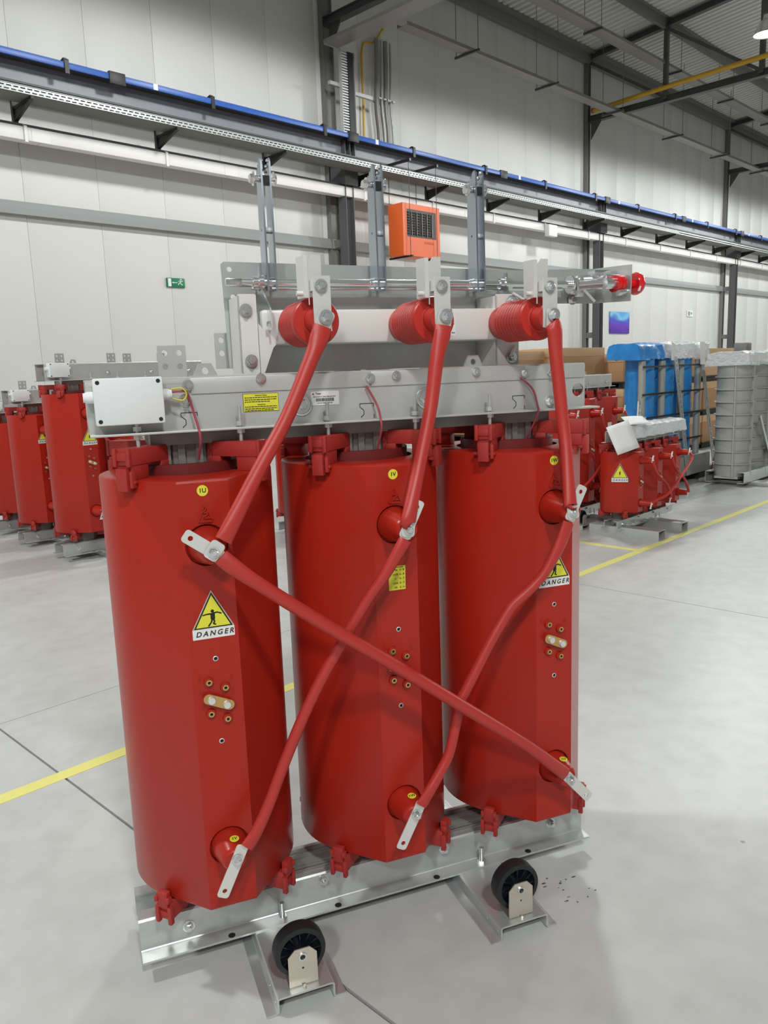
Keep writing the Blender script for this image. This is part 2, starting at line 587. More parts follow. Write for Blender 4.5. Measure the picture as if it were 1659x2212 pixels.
# eave beam and purlins under the deck
tr = MB().box((WX0, WY1 - 0.18, 8.86), (WX1, WY1 - 0.02, 9.10))
tr.box((WX0, WY1 - 0.30, 9.06), (WX1, WY1 - 0.02, 9.115))
tag(tr.build('trim_2', M['steel']), kind='structure')
num = 3
for y in (7.85, 5.65, 3.45, 1.25, -0.95, -3.2, -5.5, -8.0):
    z = roof_z(y)
    p = MB().sheet([(-0.08, 0.0), (0.0, 0.0), (0.0, -0.2), (0.08, -0.2)], 0.02, (WX0, y, z), Y_, Z_, WX1 - WX0)
    tag(p.build('trim_%d' % num, M['steel']), kind='structure')
    num += 1


def h_beam(mb, a, b, d, wid, up, m=0, tf=0.012):
    """I section of depth d (along up) and flange width wid between a and b"""
    a = V(a); b = V(b); z = (b - a).normalized(); up = V(up).normalized(); x = up.cross(z).normalized()
    c = (a + b) / 2; L = (b - a).length
    mb.obox(c + up * (d / 2 - tf / 2), x, up, z, wid, tf, L, m)
    mb.obox(c - up * (d / 2 - tf / 2), x, up, z, wid, tf, L, m)
    mb.obox(c, x, up, z, tf * 0.8, d - 2 * tf, L, m)


# columns with their crane posts, and the roof trusses
bays = [0.55, 9.55, 18.5, 27.5, 36.5]
names = ['left out of the frame', 'beside the orange heater', 'right of the orange heater, behind the red knob', 'near the right edge of the photo', 'farthest along the wall']
for i, X in enumerate(bays):
    t = thing('steel_column', 'grey steel wall column with a short crane post in front, ' + names[i], 'column', (X, 9.9, 0))
    b = (X, 9.9, 0)
    mb = MB(); h_beam(mb, (X, 9.935, 0), (X, 9.935, 8.85), 0.24 if i < 2 else 0.14, 0.11, X_)
    mb.build('column_shaft', M['steel'], t, base=b)
    mb = MB(); h_beam(mb, (X, 9.58, 0), (X, 9.58, 5.17), 0.20, 0.20, X_)
    mb.build('crane_post', M['steeld'], t, base=b)
    mb = MB()
    for z in (2.15, 3.75):
        mb.box((X - 0.05, 9.60, z - 0.07), (X + 0.05, 9.90, z + 0.07))
    mb.build('tie_bar', M['steel'], t, base=b)
    mb = MB().box((X - 0.16, 9.42, 4.72), (X + 0.16, 9.80, 5.17)); mb.build('bearing_block', M['steeld'], t, base=b)

    t = thing('roof_truss', 'steel lattice roof truss, wall column ' + names[i], 'truss', (X, 9.9, 7.5))
    b = (X, 9.9, 7.5)
    lc = 7.53
    mb = MB(); h_beam(mb, (X, 9.95, lc), (X, WY0 + 0.05, lc), 0.15, 0.15, Z_); mb.build('lower_chord', M['steeld'], t, base=b)
    mb = MB(); h_beam(mb, (X, 9.95, roof_z(9.95) - 0.12), (X, -2.5, roof_z(-2.5) - 0.12), 0.14, 0.15, Z_)
    h_beam(mb, (X, -2.5, roof_z(-2.5) - 0.12), (X, WY0 + 0.05, roof_z(WY0) - 0.12), 0.14, 0.15, Z_); mb.build('upper_chord', M['steeld'], t, base=b)
    prev = (9.90, roof_z(9.9) - 0.15)
    for q, y in enumerate((7.85, 5.65, 3.45, 1.25, -0.95, -3.2, -5.5, -8.0, -10.5, -13)):
        MB().box((X - 0.05, y - 0.05, lc), (X + 0.05, y + 0.05, roof_z(y) - 0.15)).build('vertical', M['steeld'], t, base=b)
        MB().bar((X, prev[0], prev[1] - 0.05), (X, y, lc + 0.05), 0.07, 0.07).build('diagonal', M['steeld'], t, base=b)
        prev = (y, roof_z(y) - 0.15)
    mb = MB().prism([(0, 0), (-0.30, 0), (0, -0.42)], (X, 9.82, lc - 0.07), Y_, Z_, 0.02); mb.build('haunch', M['steeld'], t, base=b)

# ---- crane runway girder with the conductor rail on top
t = thing('crane_girder', 'long dark grey crane runway girder carried along the wall', 'girder', (12, 9.6, 5.2))
b = (12, 9.6, 5.2)
MB().box((WX0 + 0.1, 9.53, 5.215), (WX1 - 0.1, 9.545, 5.50)).build('web', M['gird'], t, base=b)
MB().box((WX0 + 0.1, 9.40, 5.485), (WX1 - 0.1, 9.70, 5.515)).build('top_flange', M['steeld'], t, base=b)
MB().box((WX0 + 0.1, 9.42, 5.19), (WX1 - 0.1, 9.68, 5.215)).build('bottom_flange', M['steeld'], t, base=b)
MB().box((WX0 + 0.1, 9.53, 5.515), (WX1 - 0.1, 9.58, 5.56)).build('crane_rail', M['steeld'], t, base=b)
for X in bays:
    for dx in (-0.12, 0.0, 0.12):
        MB().box((X + dx - 0.006, 9.43, 5.215), (X + dx + 0.006, 9.53, 5.485)).build('stiffener', M['steeld'], t, base=b)
x = 4.34 - 2.25 * 4
hook_x = []
while x < WX1 - 1:
    hook_x.append(x); x += 2.25
t = thing('conductor_rail', 'bright blue conductor rail running above the grey girder', 'rail', (12, 9.3, 5.44))
b = (12, 9.3, 5.44)
joints = [hook_x[0] - 3.0]
for q in range(11):
    joints.append(joints[-1] + 4.5)
joints = [5.05 + 4.46 * q for q in range(-3, 9)]
xs_ = [WX0 + 0.3] + [j for j in joints if WX0 + 0.5 < j < WX1 - 0.5] + [WX1 - 0.3]
for q in range(len(xs_) - 1):
    MB().box((xs_[q] + 0.01, 9.285, 5.452), (xs_[q + 1] - 0.01, 9.315, 5.535), bev=0.006).build('rail_segment', M['blue'], t, base=b)
    MB().box((xs_[q] + 0.55, 9.281, 5.455), (xs_[q] + 0.62, 9.319, 5.537)).build('white_band', M['white'], t, base=b)
    if q: MB().box((xs_[q] - 0.12, 9.27, 5.40), (xs_[q] + 0.12, 9.33, 5.56), bev=0.008).build('joint_cover', M['clip'], t, base=b)
h0 = MB().box((-0.03, -0.02, -0.06), (0.03, 0.02, 0.115))
h0.sheet([(-0.02, 0.10), (0.03, 0.135), (0.26, 0.085)], 0.012, (-0.025, 0, 0), Y_, Z_, 0.05)
h0 = h0.build('hanger', M['clip'], t, loc=(hook_x[0] - b[0], 9.29 - b[1], 5.45 - b[2]))
for x in hook_x[1:]:
    inst(h0, (x - b[0], 9.29 - b[1], 5.45 - b[2]), t)

# ---- perforated cable tray on cantilever brackets, white trunking hung below
t = thing('cable_tray', 'long perforated zinc cable tray on black cantilever brackets under the girder', 'cable tray', (12, 9.2, 4.93))
b = (12, 9.2, 4.93)
tx0, tx1 = -2.0, 34.0
mb = MB().box((tx0, 9.0, 4.93), (tx1, 9.36, 4.934))
mb.box((tx0, 9.355, 4.93), (tx1, 9.36, 5.03))
mb.build('tray_bottom', M['trayd'], t, base=b)
mb = MB()
mb.box((tx0, 9.0, 4.93), (tx1, 9.004, 4.947)); mb.box((tx0, 9.0, 4.962), (tx1, 9.004, 4.985)); mb.box((tx0, 9.0, 5.0), (tx1, 9.004, 5.025))
mb.box((tx0, 8.99, 5.021), (tx1, 9.004, 5.025))
x = tx0
while x < 22:
    mb.box((x, 9.0, 4.947), (x + 0.025, 9.004, 4.962)); mb.box((x + 0.03, 9.0, 4.985), (x + 0.055, 9.004, 5.0)); x += 0.085
mb.box((22, 9.0, 4.947), (tx1, 9.004, 5.0))
mb.build('tray_side', M['tray'], t, base=b)
brx = [-0.4, 1.65, 3.72, 5.78, 7.75, 9.86, 11.78, 13.8, 15.8, 17.8, 19.75, 21.8, 23.8, 25.8, 27.8, 29.8, 31.8, 33.6]
mb = MB().box((-0.03, 9.56, 4.72), (0.03, 9.62, 5.05)).box((-0.02, 9.0, 4.895), (0.02, 9.6, 4.93))
mb.plate([(9.58, 4.76), (9.58, 4.93), (9.02, 4.93), (9.02, 4.90), (9.40, 4.79)], [circ(9.53, 4.90, 0.018, 10)], (0, 0, 0), Y_, Z_, 0.01)
mb.bar((0, 9.04, 4.90), (0, 9.56, 4.76), 0.05, 0.012)
br0 = mb.build('bracket', M['clip'], t, loc=(brx[0] - b[0], -b[1], -b[2]))
for x in brx[1:]:
    inst(br0, (x - b[0], -b[1], -b[2]), t)

t = thing('cable_trunking', 'long off-white cable trunking hung beneath the perforated tray', 'trunking', (12, 9.55, 4.53))
b = (12, 9.55, 4.53)
x = tx0
while x < tx1:
    x1 = min(x + 3.0, tx1)
    MB().box((x + 0.004, 9.50, 4.53), (x1 - 0.004, 9.66, 4.695), bev=0.004).build('trunking_length', M['duct'], t, base=b)
    MB().box((x1 - 0.12, 9.495, 4.53), (x1 + 0.12, 9.50, 4.69)).build('joint_plate', M['duct'], t, base=b)
    x = x1
MB().box((tx0, 9.53, 4.695), (tx1, 9.62, 4.735)).build('support_rail', M['steeld'], t, base=b)
c0 = MB().sheet([(9.52, 4.72), (9.485, 4.70), (9.485, 4.51), (9.52, 4.51)], 0.008, (-0.02, 0, 0), Y_, Z_, 0.04)
c0 = c0.build('hanger_clip', M['duct'], t, loc=(brx[0] + 0.08 - b[0], -b[1], -b[2]))
for x in brx[1:]:
    inst(c0, (x + 0.08 - b[0], -b[1], -b[2]), t)
t = tag(MB().box((15.85, 9.36, 4.40), (16.2, 9.48, 4.66), bev=0.006).build('junction_box', M['duct'], loc=(0, 0, 0)), 'off-white junction box on the trunking right of the orange heater', 'junction box')

# ---- high level trays along the hall, hung on thin rods
def hung_tray(y, z, wid, label, rods, x0, x1, barw):
    t = thing('hung_cable_tray', label, 'cable tray', (14, y, z))
    b = (14, y, z)
    MB().sheet([(-wid / 2, 0.06), (-wid / 2, 0), (wid / 2, 0), (wid / 2, 0.06)], 0.006, (x0, y, z), Y_, Z_, x1 - x0).build('tray_body', M['pipe'], t, base=b)
    for x in rods:
        MB().box((x - 0.02, y - barw, z - 0.045), (x + 0.02, y + barw, z - 0.004)).build('crossbar', M['steeld'], t, base=b)
        for s in (-1, 1):
            zz = roof_z(y + s * barw * 0.9)
            MB().cyl((x, y + s * barw * 0.9, z - 0.05), (x, y + s * barw * 0.9, zz), 0.008, 6).build('rod', M['steel'], t, base=b)


hung_tray(9.0, 7.45, 0.24, 'grey cable tray hung on thin rods high along the wall', [12.4, 15.2, 18.1, 21.4, 24.6, 27.8], 10.55, 34, 0.3)
hung_tray(8.0, 8.32, 0.28, 'upper grey cable tray hung under the roof deck further from the wall', [12.2, 15.4, 18.6 + 0.6, 22.4, 25.6], 8, 34, 0.22)

# tray following the truss at the first column and dropping down beside it
t = thing('vertical_cable_tray', 'zinc perforated cable tray dropping down the column to the girder', 'cable tray', (9.7, 9.5, 5.6))
b = (9.7, 9.5, 5.6)
MB().sheet([(-0.16, -0.07), (-0.16, 0), (0.16, 0), (0.16, -0.07)], 0.005, (9.70, 9.62, 5.56), X_, Y_, 1.45).build('tray_body', M['zincd'], t, base=b)
mb = MB()
z = 5.6
while z < 6.95:
    mb.box((9.56, 9.585, z), (9.72, 9.60, z + 0.022)); z += 0.045
mb.build('tray_rungs', M['white'], t, base=b)
MB().box((9.72, 9.57, 5.56), (9.84, 9.60, 7.0)).build('cable_bundle', M['rubber'], t, base=b)
MB().sheet([(-0.17, 0.05), (-0.17, 0), (0.17, 0), (0.17, 0.05)], 0.006, (9.35, 9.60, 7.02), X_, Z_, 3.4).build('upper_tray', M['pipe'], t, base=b)
MB().box((9.20, 9.585, 7.00), (9.52, 9.61, 7.07)).build('tray_end', M['tray'], t, base=b)
for z, xa, xb in ((6.42, 9.3, 9.6), (6.36, 9.85, 10.35)):
    MB().box((xa, 9.60, z - 0.03), (xb, 9.66, z + 0.03)).build('strut', M['tray'], t, base=b)

for x, r_, nm, lab, m in ((10.78, 0.042, 'conduit', 'thick brown-grey conduit, left one of four beside the column', 'pipe'), (10.91, 0.022, 'conduit', 'thin bright conduit, second of four beside the column', 'tray'),
                       (11.02, 0.045, 'conduit', 'thick brown-grey conduit, third of four beside the column', 'pipe'), (11.15, 0.022, 'conduit', 'thin bright conduit, rightmost of four beside the column', 'tray')):
    t = thing(nm, lab, 'conduit', (x, 9.86, 5.2))
    MB().tube([(x, 9.86, 5.2), (x, 9.86, 5.9), (x - 0.05, 9.86, 6.4), (x - 0.03, 9.86, 7.0), (x - 0.02, 9.86, 7.55)], r_, 12).build('pipe', M[m], t, base=(x, 9.86, 5.2))
    for z in (5.62, 6.5):
        MB().box((x - 0.04 - r_ * 0.3, 9.80, z - 0.015), (x + r_ * 0.6, 9.99, z + 0.015)).build('pipe_clip', M['tray'], t, base=(x, 9.86, 5.2))
t = thing('gas_pipe', 'thin yellow gas pipe running down the wall beside the conduits', 'pipe', (10.45, 9.95, 5.2))
MB().tube([(10.42, 9.95, 5.2), (10.45, 9.95, 6.4), (10.47, 9.95, 7.35), (10.75, 9.93, 7.5), (11.0, 9.9, 7.8)], 0.02, 10).build('pipe', M['pipey'], t, base=(10.45, 9.95, 5.2))
t = thing('gas_pipe', 'thick yellow gas pipe running along a roof truss', 'pipe', (18.4, 9.75, 7.7))
MB().tube([(18.40, 9.72, 7.70), (18.40, 7.0, 7.80), (18.4, 3, 7.9), (18.4, -6, 7.9)], 0.055, 12, sub=1).build('pipe', M['pipey'], t, base=(18.4, 9.75, 7.7))
MB().lathe([(0.062, 0), (0.062, 0.04)], (18.40, 9.74, 7.70), (0, -1, 0), 12).build('end_cap', M['orand'], t, base=(18.4, 9.75, 7.7))

# ---- orange unit heater
b = (11.04, 9.18, 3.5)
t = thing('unit_heater', 'orange unit heater with a black grille hung on rods below the girder', 'heater', b)
mb = MB().box((10.52, 8.99, 3.5), (11.56, 9.35, 4.43), bev=0.01)
mb.box((10.52, 8.98, 3.5), (10.63, 8.995, 4.43)).box((11.45, 8.98, 3.5), (11.56, 8.995, 4.43)).box((10.63, 8.98, 4.33), (11.45, 8.995, 4.43)).box((10.63, 8.98, 3.5), (11.45, 8.995, 3.84))
mb.build('casing', M['oran'], t, base=b)
MB().box((10.63, 8.985, 3.84), (11.45, 8.992, 4.33)).build('grille', M['grille'], t, base=b)
for q in range(5):
    x = 10.64 + q * 0.145
    mb = MB()
    for j in range(9):
        mb.obox((x + 0.05, 8.975, 3.90 + j * 0.047), X_, V((0, 0.7, 0.7)), V((0, -0.7, 0.7)), 0.09, 0.03, 0.004)
    mb.box((x + 0.108, 8.965, 3.87), (x + 0.118, 8.986, 4.29))
    mb.build('louvre_bank', M['louv'], t, base=b)
MB().text('monzun', (11.24, 8.9785, 3.765), X_, Z_, 0.085).build('maker_lettering', M['orand'], t, base=b)
for x in (10.66, 11.42):
    MB().box((x - 0.02, 8.88, 3.47), (x + 0.02, 9.47, 3.5)).build('support_bar', M['grille'], t, base=b)
    MB().box((x - 0.02, 8.88, 5.145), (x + 0.02, 9.53, 5.19)).build('support_arm', M['grille'], t, base=b)
    MB().cyl((x, 8.93, 3.47), (x, 8.93, 5.15), 0.006, 6).build('rod', M['steeld'], t, base=b)
    MB().cyl((x, 9.44, 3.47), (x, 9.44, 5.15), 0.006, 6).build('rod', M['steeld'], t, base=b)

t.location.x -= 0.13; t.location.z += 0.02

# ---- signs on the wall
b = (6.13, 9.97, 2.84)
t = thing('exit_sign', 'green emergency exit sign with a running man and an arrow on the white wall', 'sign', b)
MB().box((5.98, 9.97, 2.835), (6.30, 9.995, 2.975), bev=0.002).build('sign_plate', M['green'], t, base=b)
mb = MB()
def flat(mb, pts, O, m=0, s=1.0, t_=0.001):
    return mb.plate([(p[0] * s, p[1] * s) for p in pts], [], O, X_, Z_, t_, m)
mb.box((6.0, 9.968, 2.845), (6.055, 9.9695, 2.965))
O = (6.0, 9.9685, 2.835)
flat(mb, [(0.07, 0.07), (0.095, 0.087), (0.095, 0.075), (0.165, 0.075), (0.165, 0.065), (0.095, 0.065), (0.095, 0.053)], O)
flat(mb, circ(0.232, 0.122, 0.012, 12), O)
for a_, c_, w_ in (((0.228, 0.108), (0.218, 0.070), 0.020), ((0.218, 0.072), (0.190, 0.062), 0.012), ((0.190, 0.062), (0.178, 0.035), 0.011), ((0.218, 0.072), (0.236, 0.045), 0.012), ((0.236, 0.045), (0.262, 0.042), 0.011),
                   ((0.226, 0.104), (0.196, 0.098), 0.009), ((0.196, 0.098), (0.186, 0.084), 0.009), ((0.226, 0.104), (0.250, 0.092), 0.009), ((0.250, 0.092), (0.266, 0.102), 0.009)):
    mb.bar(V(O) + V((a_[0], 0, a_[1])), V(O) + V((c_[0], 0, c_[1])), w_, 0.001, up=(0, 1, 0))
mb.build('white_pictogram', M['paper'], t, base=b)
t = tag(MB().box((19.87, 9.965, 2.22), (20.98, 9.99, 2.82)).build('wall_poster', M['poster'], base=(20.4, 9.98, 2.22), loc=(20.4, 9.98, 2.22)), 'violet and blue printed poster on the white wall', 'poster')
b = (25.05, 9.97, 2.80)
t = thing('wall_notice', 'small white notice on the wall right of the violet poster', 'notice', b)
MB().box((24.84, 9.97, 2.79), (25.26, 9.99, 2.98)).build('notice_plate', M['paper'], t, base=b)
MB().box((24.90, 9.967, 2.82), (25.05, 9.9705, 2.95)).box((25.10, 9.967, 2.86), (25.2, 9.9705, 2.93)).build('print', M['girt'], t, base=b)

# ---- high-bay lamps (one is in the frame)
def lamp(x, y, z, label, group):
    t = thing('high_bay_lamp', label, 'lamp', (x, y, z), 0, group)
    b = (0, 0, 0)
    MB().lathe([(0.055, 0.34), (0.07, 0.26), (0.12, 0.22), (0.22, 0.02), (0.225, 0.0), (0.215, 0.0), (0.115, 0.21), (0.0, 0.25)], n=28, cap=False).build('reflector', M['alu'], t)
    MB().lathe([(0.06, 0.34), (0.075, 0.36), (0.075, 0.55), (0.05, 0.58)], n=20).build('gear_housing', M['steeld'], t)
    MB().lathe([(0.0, 0.012), (0.205, 0.012), (0.205, 0.016), (0.0, 0.016)], n=28, cap=False).build('lamp_glass', M['lampw'], t)
    MB().cyl((0, 0, 0.58), (0, 0, roof_z(y) - z), 0.006, 6).build('rod', M['steel'], t)
    lamp_or_fill_light((0, 0, -0.01), t)
    return t


def lamp_or_fill_light(loc, parent=None, f=1.0):
    ld = bpy.data.lights.new('lamp_or_fill_light', 'SPOT')
    ld.shadow_soft_size = 0.34; ld.energy = LAMP_W * f; ld.color = LAMP_C
    ld.spot_size = math.radians(176); ld.spot_blend = 0.12
    lo = bpy.data.objects.new('lamp_or_fill_light', ld); COL.objects.link(lo); lo.parent = parent; lo.location = loc
    return lo


lp = lamp(15.7, 4.58, 7.3, 'bright high-bay lamp under the roof at the right edge of the photo', None)
lamp(6.7, 4.58, 7.3, 'high-bay lamp outside the frame, above the top edge of the photo', None)
for x in (-11.3, -2.3, 24.7, 33.7):
    if x > WX0: lamp_or_fill_light((x, 4.58, 7.3))
for x in (-6.8, -2.3, 20.2, 29.2):                 # unseen second row added as front fill; gap keeps right-hand coil facets darker
    lamp_or_fill_light((x, -5.2, 7.3), None, 1.15)

# ================================================================== DRY-TYPE TRANSFORMERS
SP = 0.4347        # spacing of the coils
YC = 0.238         # coil axis behind the front facet


def coil_outline(k):
    R = 0.199 * k; hw = 0.054 * k; yc = YC * k
    d = math.hypot(hw, yc)
    al = math.acos(R / d)
    a0 = math.atan2(-yc, hw)
    a1 = a0 + al
    pts = [(-hw, 0.0), (hw, 0.0)]
    n = 46
    a2 = PI - a1
    for i in range(n + 1):
        a = a1 + (a2 - a1) * i / n
        pts.append((R * math.cos(a), yc + R * math.sin(a)))
    return pts


def coil_mesh(k, H, zu, zl):
    mb = MB()
    o = coil_outline(k); n = len(o); yc = YC * k; e = 0.006
    def ring(z, off):
        r = []
        for x, y in o:
            L = math.hypot(x, y - yc)
            q = (L - off) / L
            r.append((x * q, yc + (y - yc) * q, z))
        return r
    ri = 0.137 * k
    def inner(z):
        r = []
        for x, y in o:
            L = math.hypot(x, y - yc)
            r.append((x / L * ri, yc + (y - yc) / L * ri, z))
        return r
    rings = [inner(0.10), inner(0.0), ring(0, e), ring(e * 0.3, e * 0.3), ring(e, 0), ring(H - e, 0), ring(H - e * 0.3, e * 0.3), ring(H, e), inner(H), inner(H - 0.15)]
    vs = [p for r in rings for p in r]
    fs = []
    for q in range(len(rings) - 1):
        for i in range(n):
            if q == 4 and i == 0:
                continue            # front facet is built below with the bushing recesses
            j = (i + 1) % n
            fs.append((q * n + i, q * n + j, (q + 1) * n + j, (q + 1) * n + i))
    mb.add(vs, fs)
    hw = 0.054 * k
    rr = 0.0460 * k
    loops = [[V((-hw, e, 0)), V((hw, e, 0)), V((hw, H - e, 0)), V((-hw, H - e, 0))]]
    for z in (zu, zl):
        loops.append([V((x, y, 0)) for x, y in circ(0, z, rr, 28)])
    fl_ = [p for l in loops for p in l]
    tri = []
    for a, b, c in tessellate_polygon(loops):
        if (fl_[b] - fl_[a]).cross(fl_[c] - fl_[a]).z < 0: b, c = c, b
        tri.append((a, b, c))
    mb.add([(p.x, 0, p.y) for p in fl_], tri)
    for z in (zu, zl):
        mb.lathe([(rr, 0.0), (rr * 0.95, 0.010 * k), (0.020 * k, 0.010 * k)], (0, 0, z), (0, 1, 0), 28, cap=False)
    return mb


def bushing_mesh(k, L=1.0):
    return MB().lathe([(0.0425 * k, -0.010 * k), (0.0405 * k, 0.0), (0.029 * k, 0.066 * k * L), (0.027 * k, 0.074 * k * L), (0.022 * k, 0.080 * k * L), (0.0, 0.080 * k * L)], (0, 0, 0), (0, -1, 0), 32, cap=False)


FIG = [((0.50, 0.385), (0.50, 0.235), 0.085), ((0.50, 0.375), (0.36, 0.375), 0.028), ((0.36, 0.375), (0.25, 0.355), 0.024), ((0.50, 0.385), (0.62, 0.40), 0.028), ((0.62, 0.40), (0.72, 0.355), 0.026),
       ((0.49, 0.25), (0.46, 0.165), 0.032), ((0.46, 0.165), (0.38, 0.06), 0.028), ((0.51, 0.25), (0.54, 0.16), 0.032), ((0.54, 0.16), (0.50, 0.12), 0.028), ((0.50, 0.12), (0.57, 0.09), 0.026)]


def danger_mesh(W=0.089, detail=True):
    """hazard triangle over a white strip; local frame x right, z up, origin at the triangle's base centre, face at y=0"""
    mb = MB()
    h = W * 0.93
    def pl(pts, y, m):
        mb.plate([(p[0] * W, p[1] * W) for p in pts], [], (-W / 2, y, 0), X_, Z_, 0.0004, m)
    pl([(-0.02, -0.255), (1.02, -0.255), (1.02, 0.0), (-0.02, 0.0)], -0.0006, 0)
    pl([(-0.02, 0.0), (1.02, 0.0), (0.5, 0.975)], -0.0006, 3)
    pl([(0.02, 0.015), (0.98, 0.015), (0.5, 0.925)], -0.0010, 1)
    pl([(0.075, 0.045), (0.925, 0.045), (0.5, 0.85)], -0.0014, 2)
    if detail:
        for a, b, w_ in FIG:
            mb.bar((-W / 2 + a[0] * W, -0.0016, a[1] * W), (-W / 2 + b[0] * W, -0.0016, b[1] * W), w_ * W * 1.3, 0.0004, 1, up=(0, 1, 0))
        mb.plate(circ(0.0, 0.44 * W, 0.042 * W, 14), [], (0, -0.0016, 0), X_, Z_, 0.0004, 1)
        mb.text('DANGER', (0.002, -0.0012, -0.128 * W), X_, Z_, 0.185 * W, 1, shear=0.25, space=1.42)
    else:
        mb.plate([(-0.04 * W, 0.42 * W), (0.05 * W, 0.45 * W), (0.02 * W, 0.30 * W), (0.06 * W, 0.30 * W), (-0.03 * W, 0.1 * W), (0.0, 0.25 * W), (-0.05 * W, 0.25 * W)], [], (0, -0.0016, 0), X_, Z_, 0.0004, 1)
        mb.text('DANGER', (0.002, -0.0012, -0.128 * W), X_, Z_, 0.185 * W, 1, shear=0.25, space=1.42)
    return mb


def dot_mesh(txt, r=0.0118):
    mb = MB()
    mb.plate(circ(0, 0, r, 28), [], (0, -0.0006, 0), X_, Z_, 0.0005, 0)
    mb.text(txt, (0, -0.0011, 0), X_, Z_, r * 1.1, 1)
    return mb


def hole_mesh(r=0.0046, m_=0):
    return MB().lathe([(r * 0.6, 0.004), (r * 0.6, 0.0), (r * 0.75, -0.0018), (r, -0.001), (r, 0.002)], (0, 0, 0), (0, 1, 0), 18, 0, cap=False).lathe([(0, -0.0006), (r * 0.64, -0.0006)], (0, 0, 0), (0, 1, 0), 14, 1, cap=False)


def block_mesh(k, top=True):
    """clip-shaped resin support: local x = radially outwards, z up, origin on the coil edge (rim) at its top (or bottom) face"""
    mb = MB(); s = k
    w_ = 0.030 * s
    sg = 1 if top else -1
    def bx(x0, x1, y0, y1, z0, z1, bev=0.0015):
        a, b = sorted((z0 * sg, z1 * sg))
        mb.box((x0 * s, y0 * s, a * s), (x1 * s, y1 * s, b * s), bev=bev * s)
    if top:
        # bridge bar over the windings, with a foot on the coil rim and a clip hanging over the edge
        bx(-0.120, 0.014, -0.022, 0.022, 0.032, 0.067)
        bx(-0.120, -0.085, -0.022, 0.022, 0.016, 0.034)
        bx(-0.042, 0.010, -0.020, 0.020, 0.0, 0.034)
        bx(0.013, 0.021, -0.023, -0.014, 0.030, 0.069); bx(0.013, 0.021, 0.014, 0.023, 0.030, 0.069)
        bx(0.012, 0.018, -0.015, 0.015, 0.042, 0.060)
        bx(0.006, 0.024, -0.014, 0.014, -0.023, 0.026)
        bx(0.004, 0.014, -0.028, 0.028, -0.007, 0.0)
        bx(0.004, 0.019, 0.017, 0.025, -0.016, 0.020)
    else:
        bx(-0.100, 0.012, -0.019, 0.019, 0.004, 0.050)
        bx(0.009, 0.021, -0.023, -0.013, 0.014, 0.058); bx(0.009, 0.021, 0.013, 0.023, 0.014, 0.058)
        bx(0.005, 0.020, -0.014, 0.014, -0.022, 0.018)
        bx(0.005, 0.016, -0.014, 0.014, 0.030, 0.048)
        bx(0.009, 0.024, -0.021, -0.012, -0.012, 0.002); bx(0.009, 0.024, 0.012, 0.021, -0.012, 0.002)
    return mb


def channel_mesh(k, L, sgn):
    """hat-section transport channel along y; origin on the floor under the front end"""
    s = k
    mb = MB()
    mb.sheet([(-0.094 * s, 0.0025), (-0.066 * s, 0.0025), (-0.066 * s, 0.0385 * s), (0.066 * s, 0.0385 * s), (0.066 * s, 0.0025), (0.094 * s, 0.0025)], 0.0045, (0, L, 0), X_, Z_, L, r=0.006)
    for x in (-0.066, 0.066):
        for y in (0.02, 0.075):
            mb.lathe([(0.0055 * s, 0), (0.0055 * s, 0.0008)], (x * s + (0.0025 if x > 0 else -0.0025), y * s, 0.018 * s), (1 if x > 0 else -1, 0, 0), 12)
    return mb


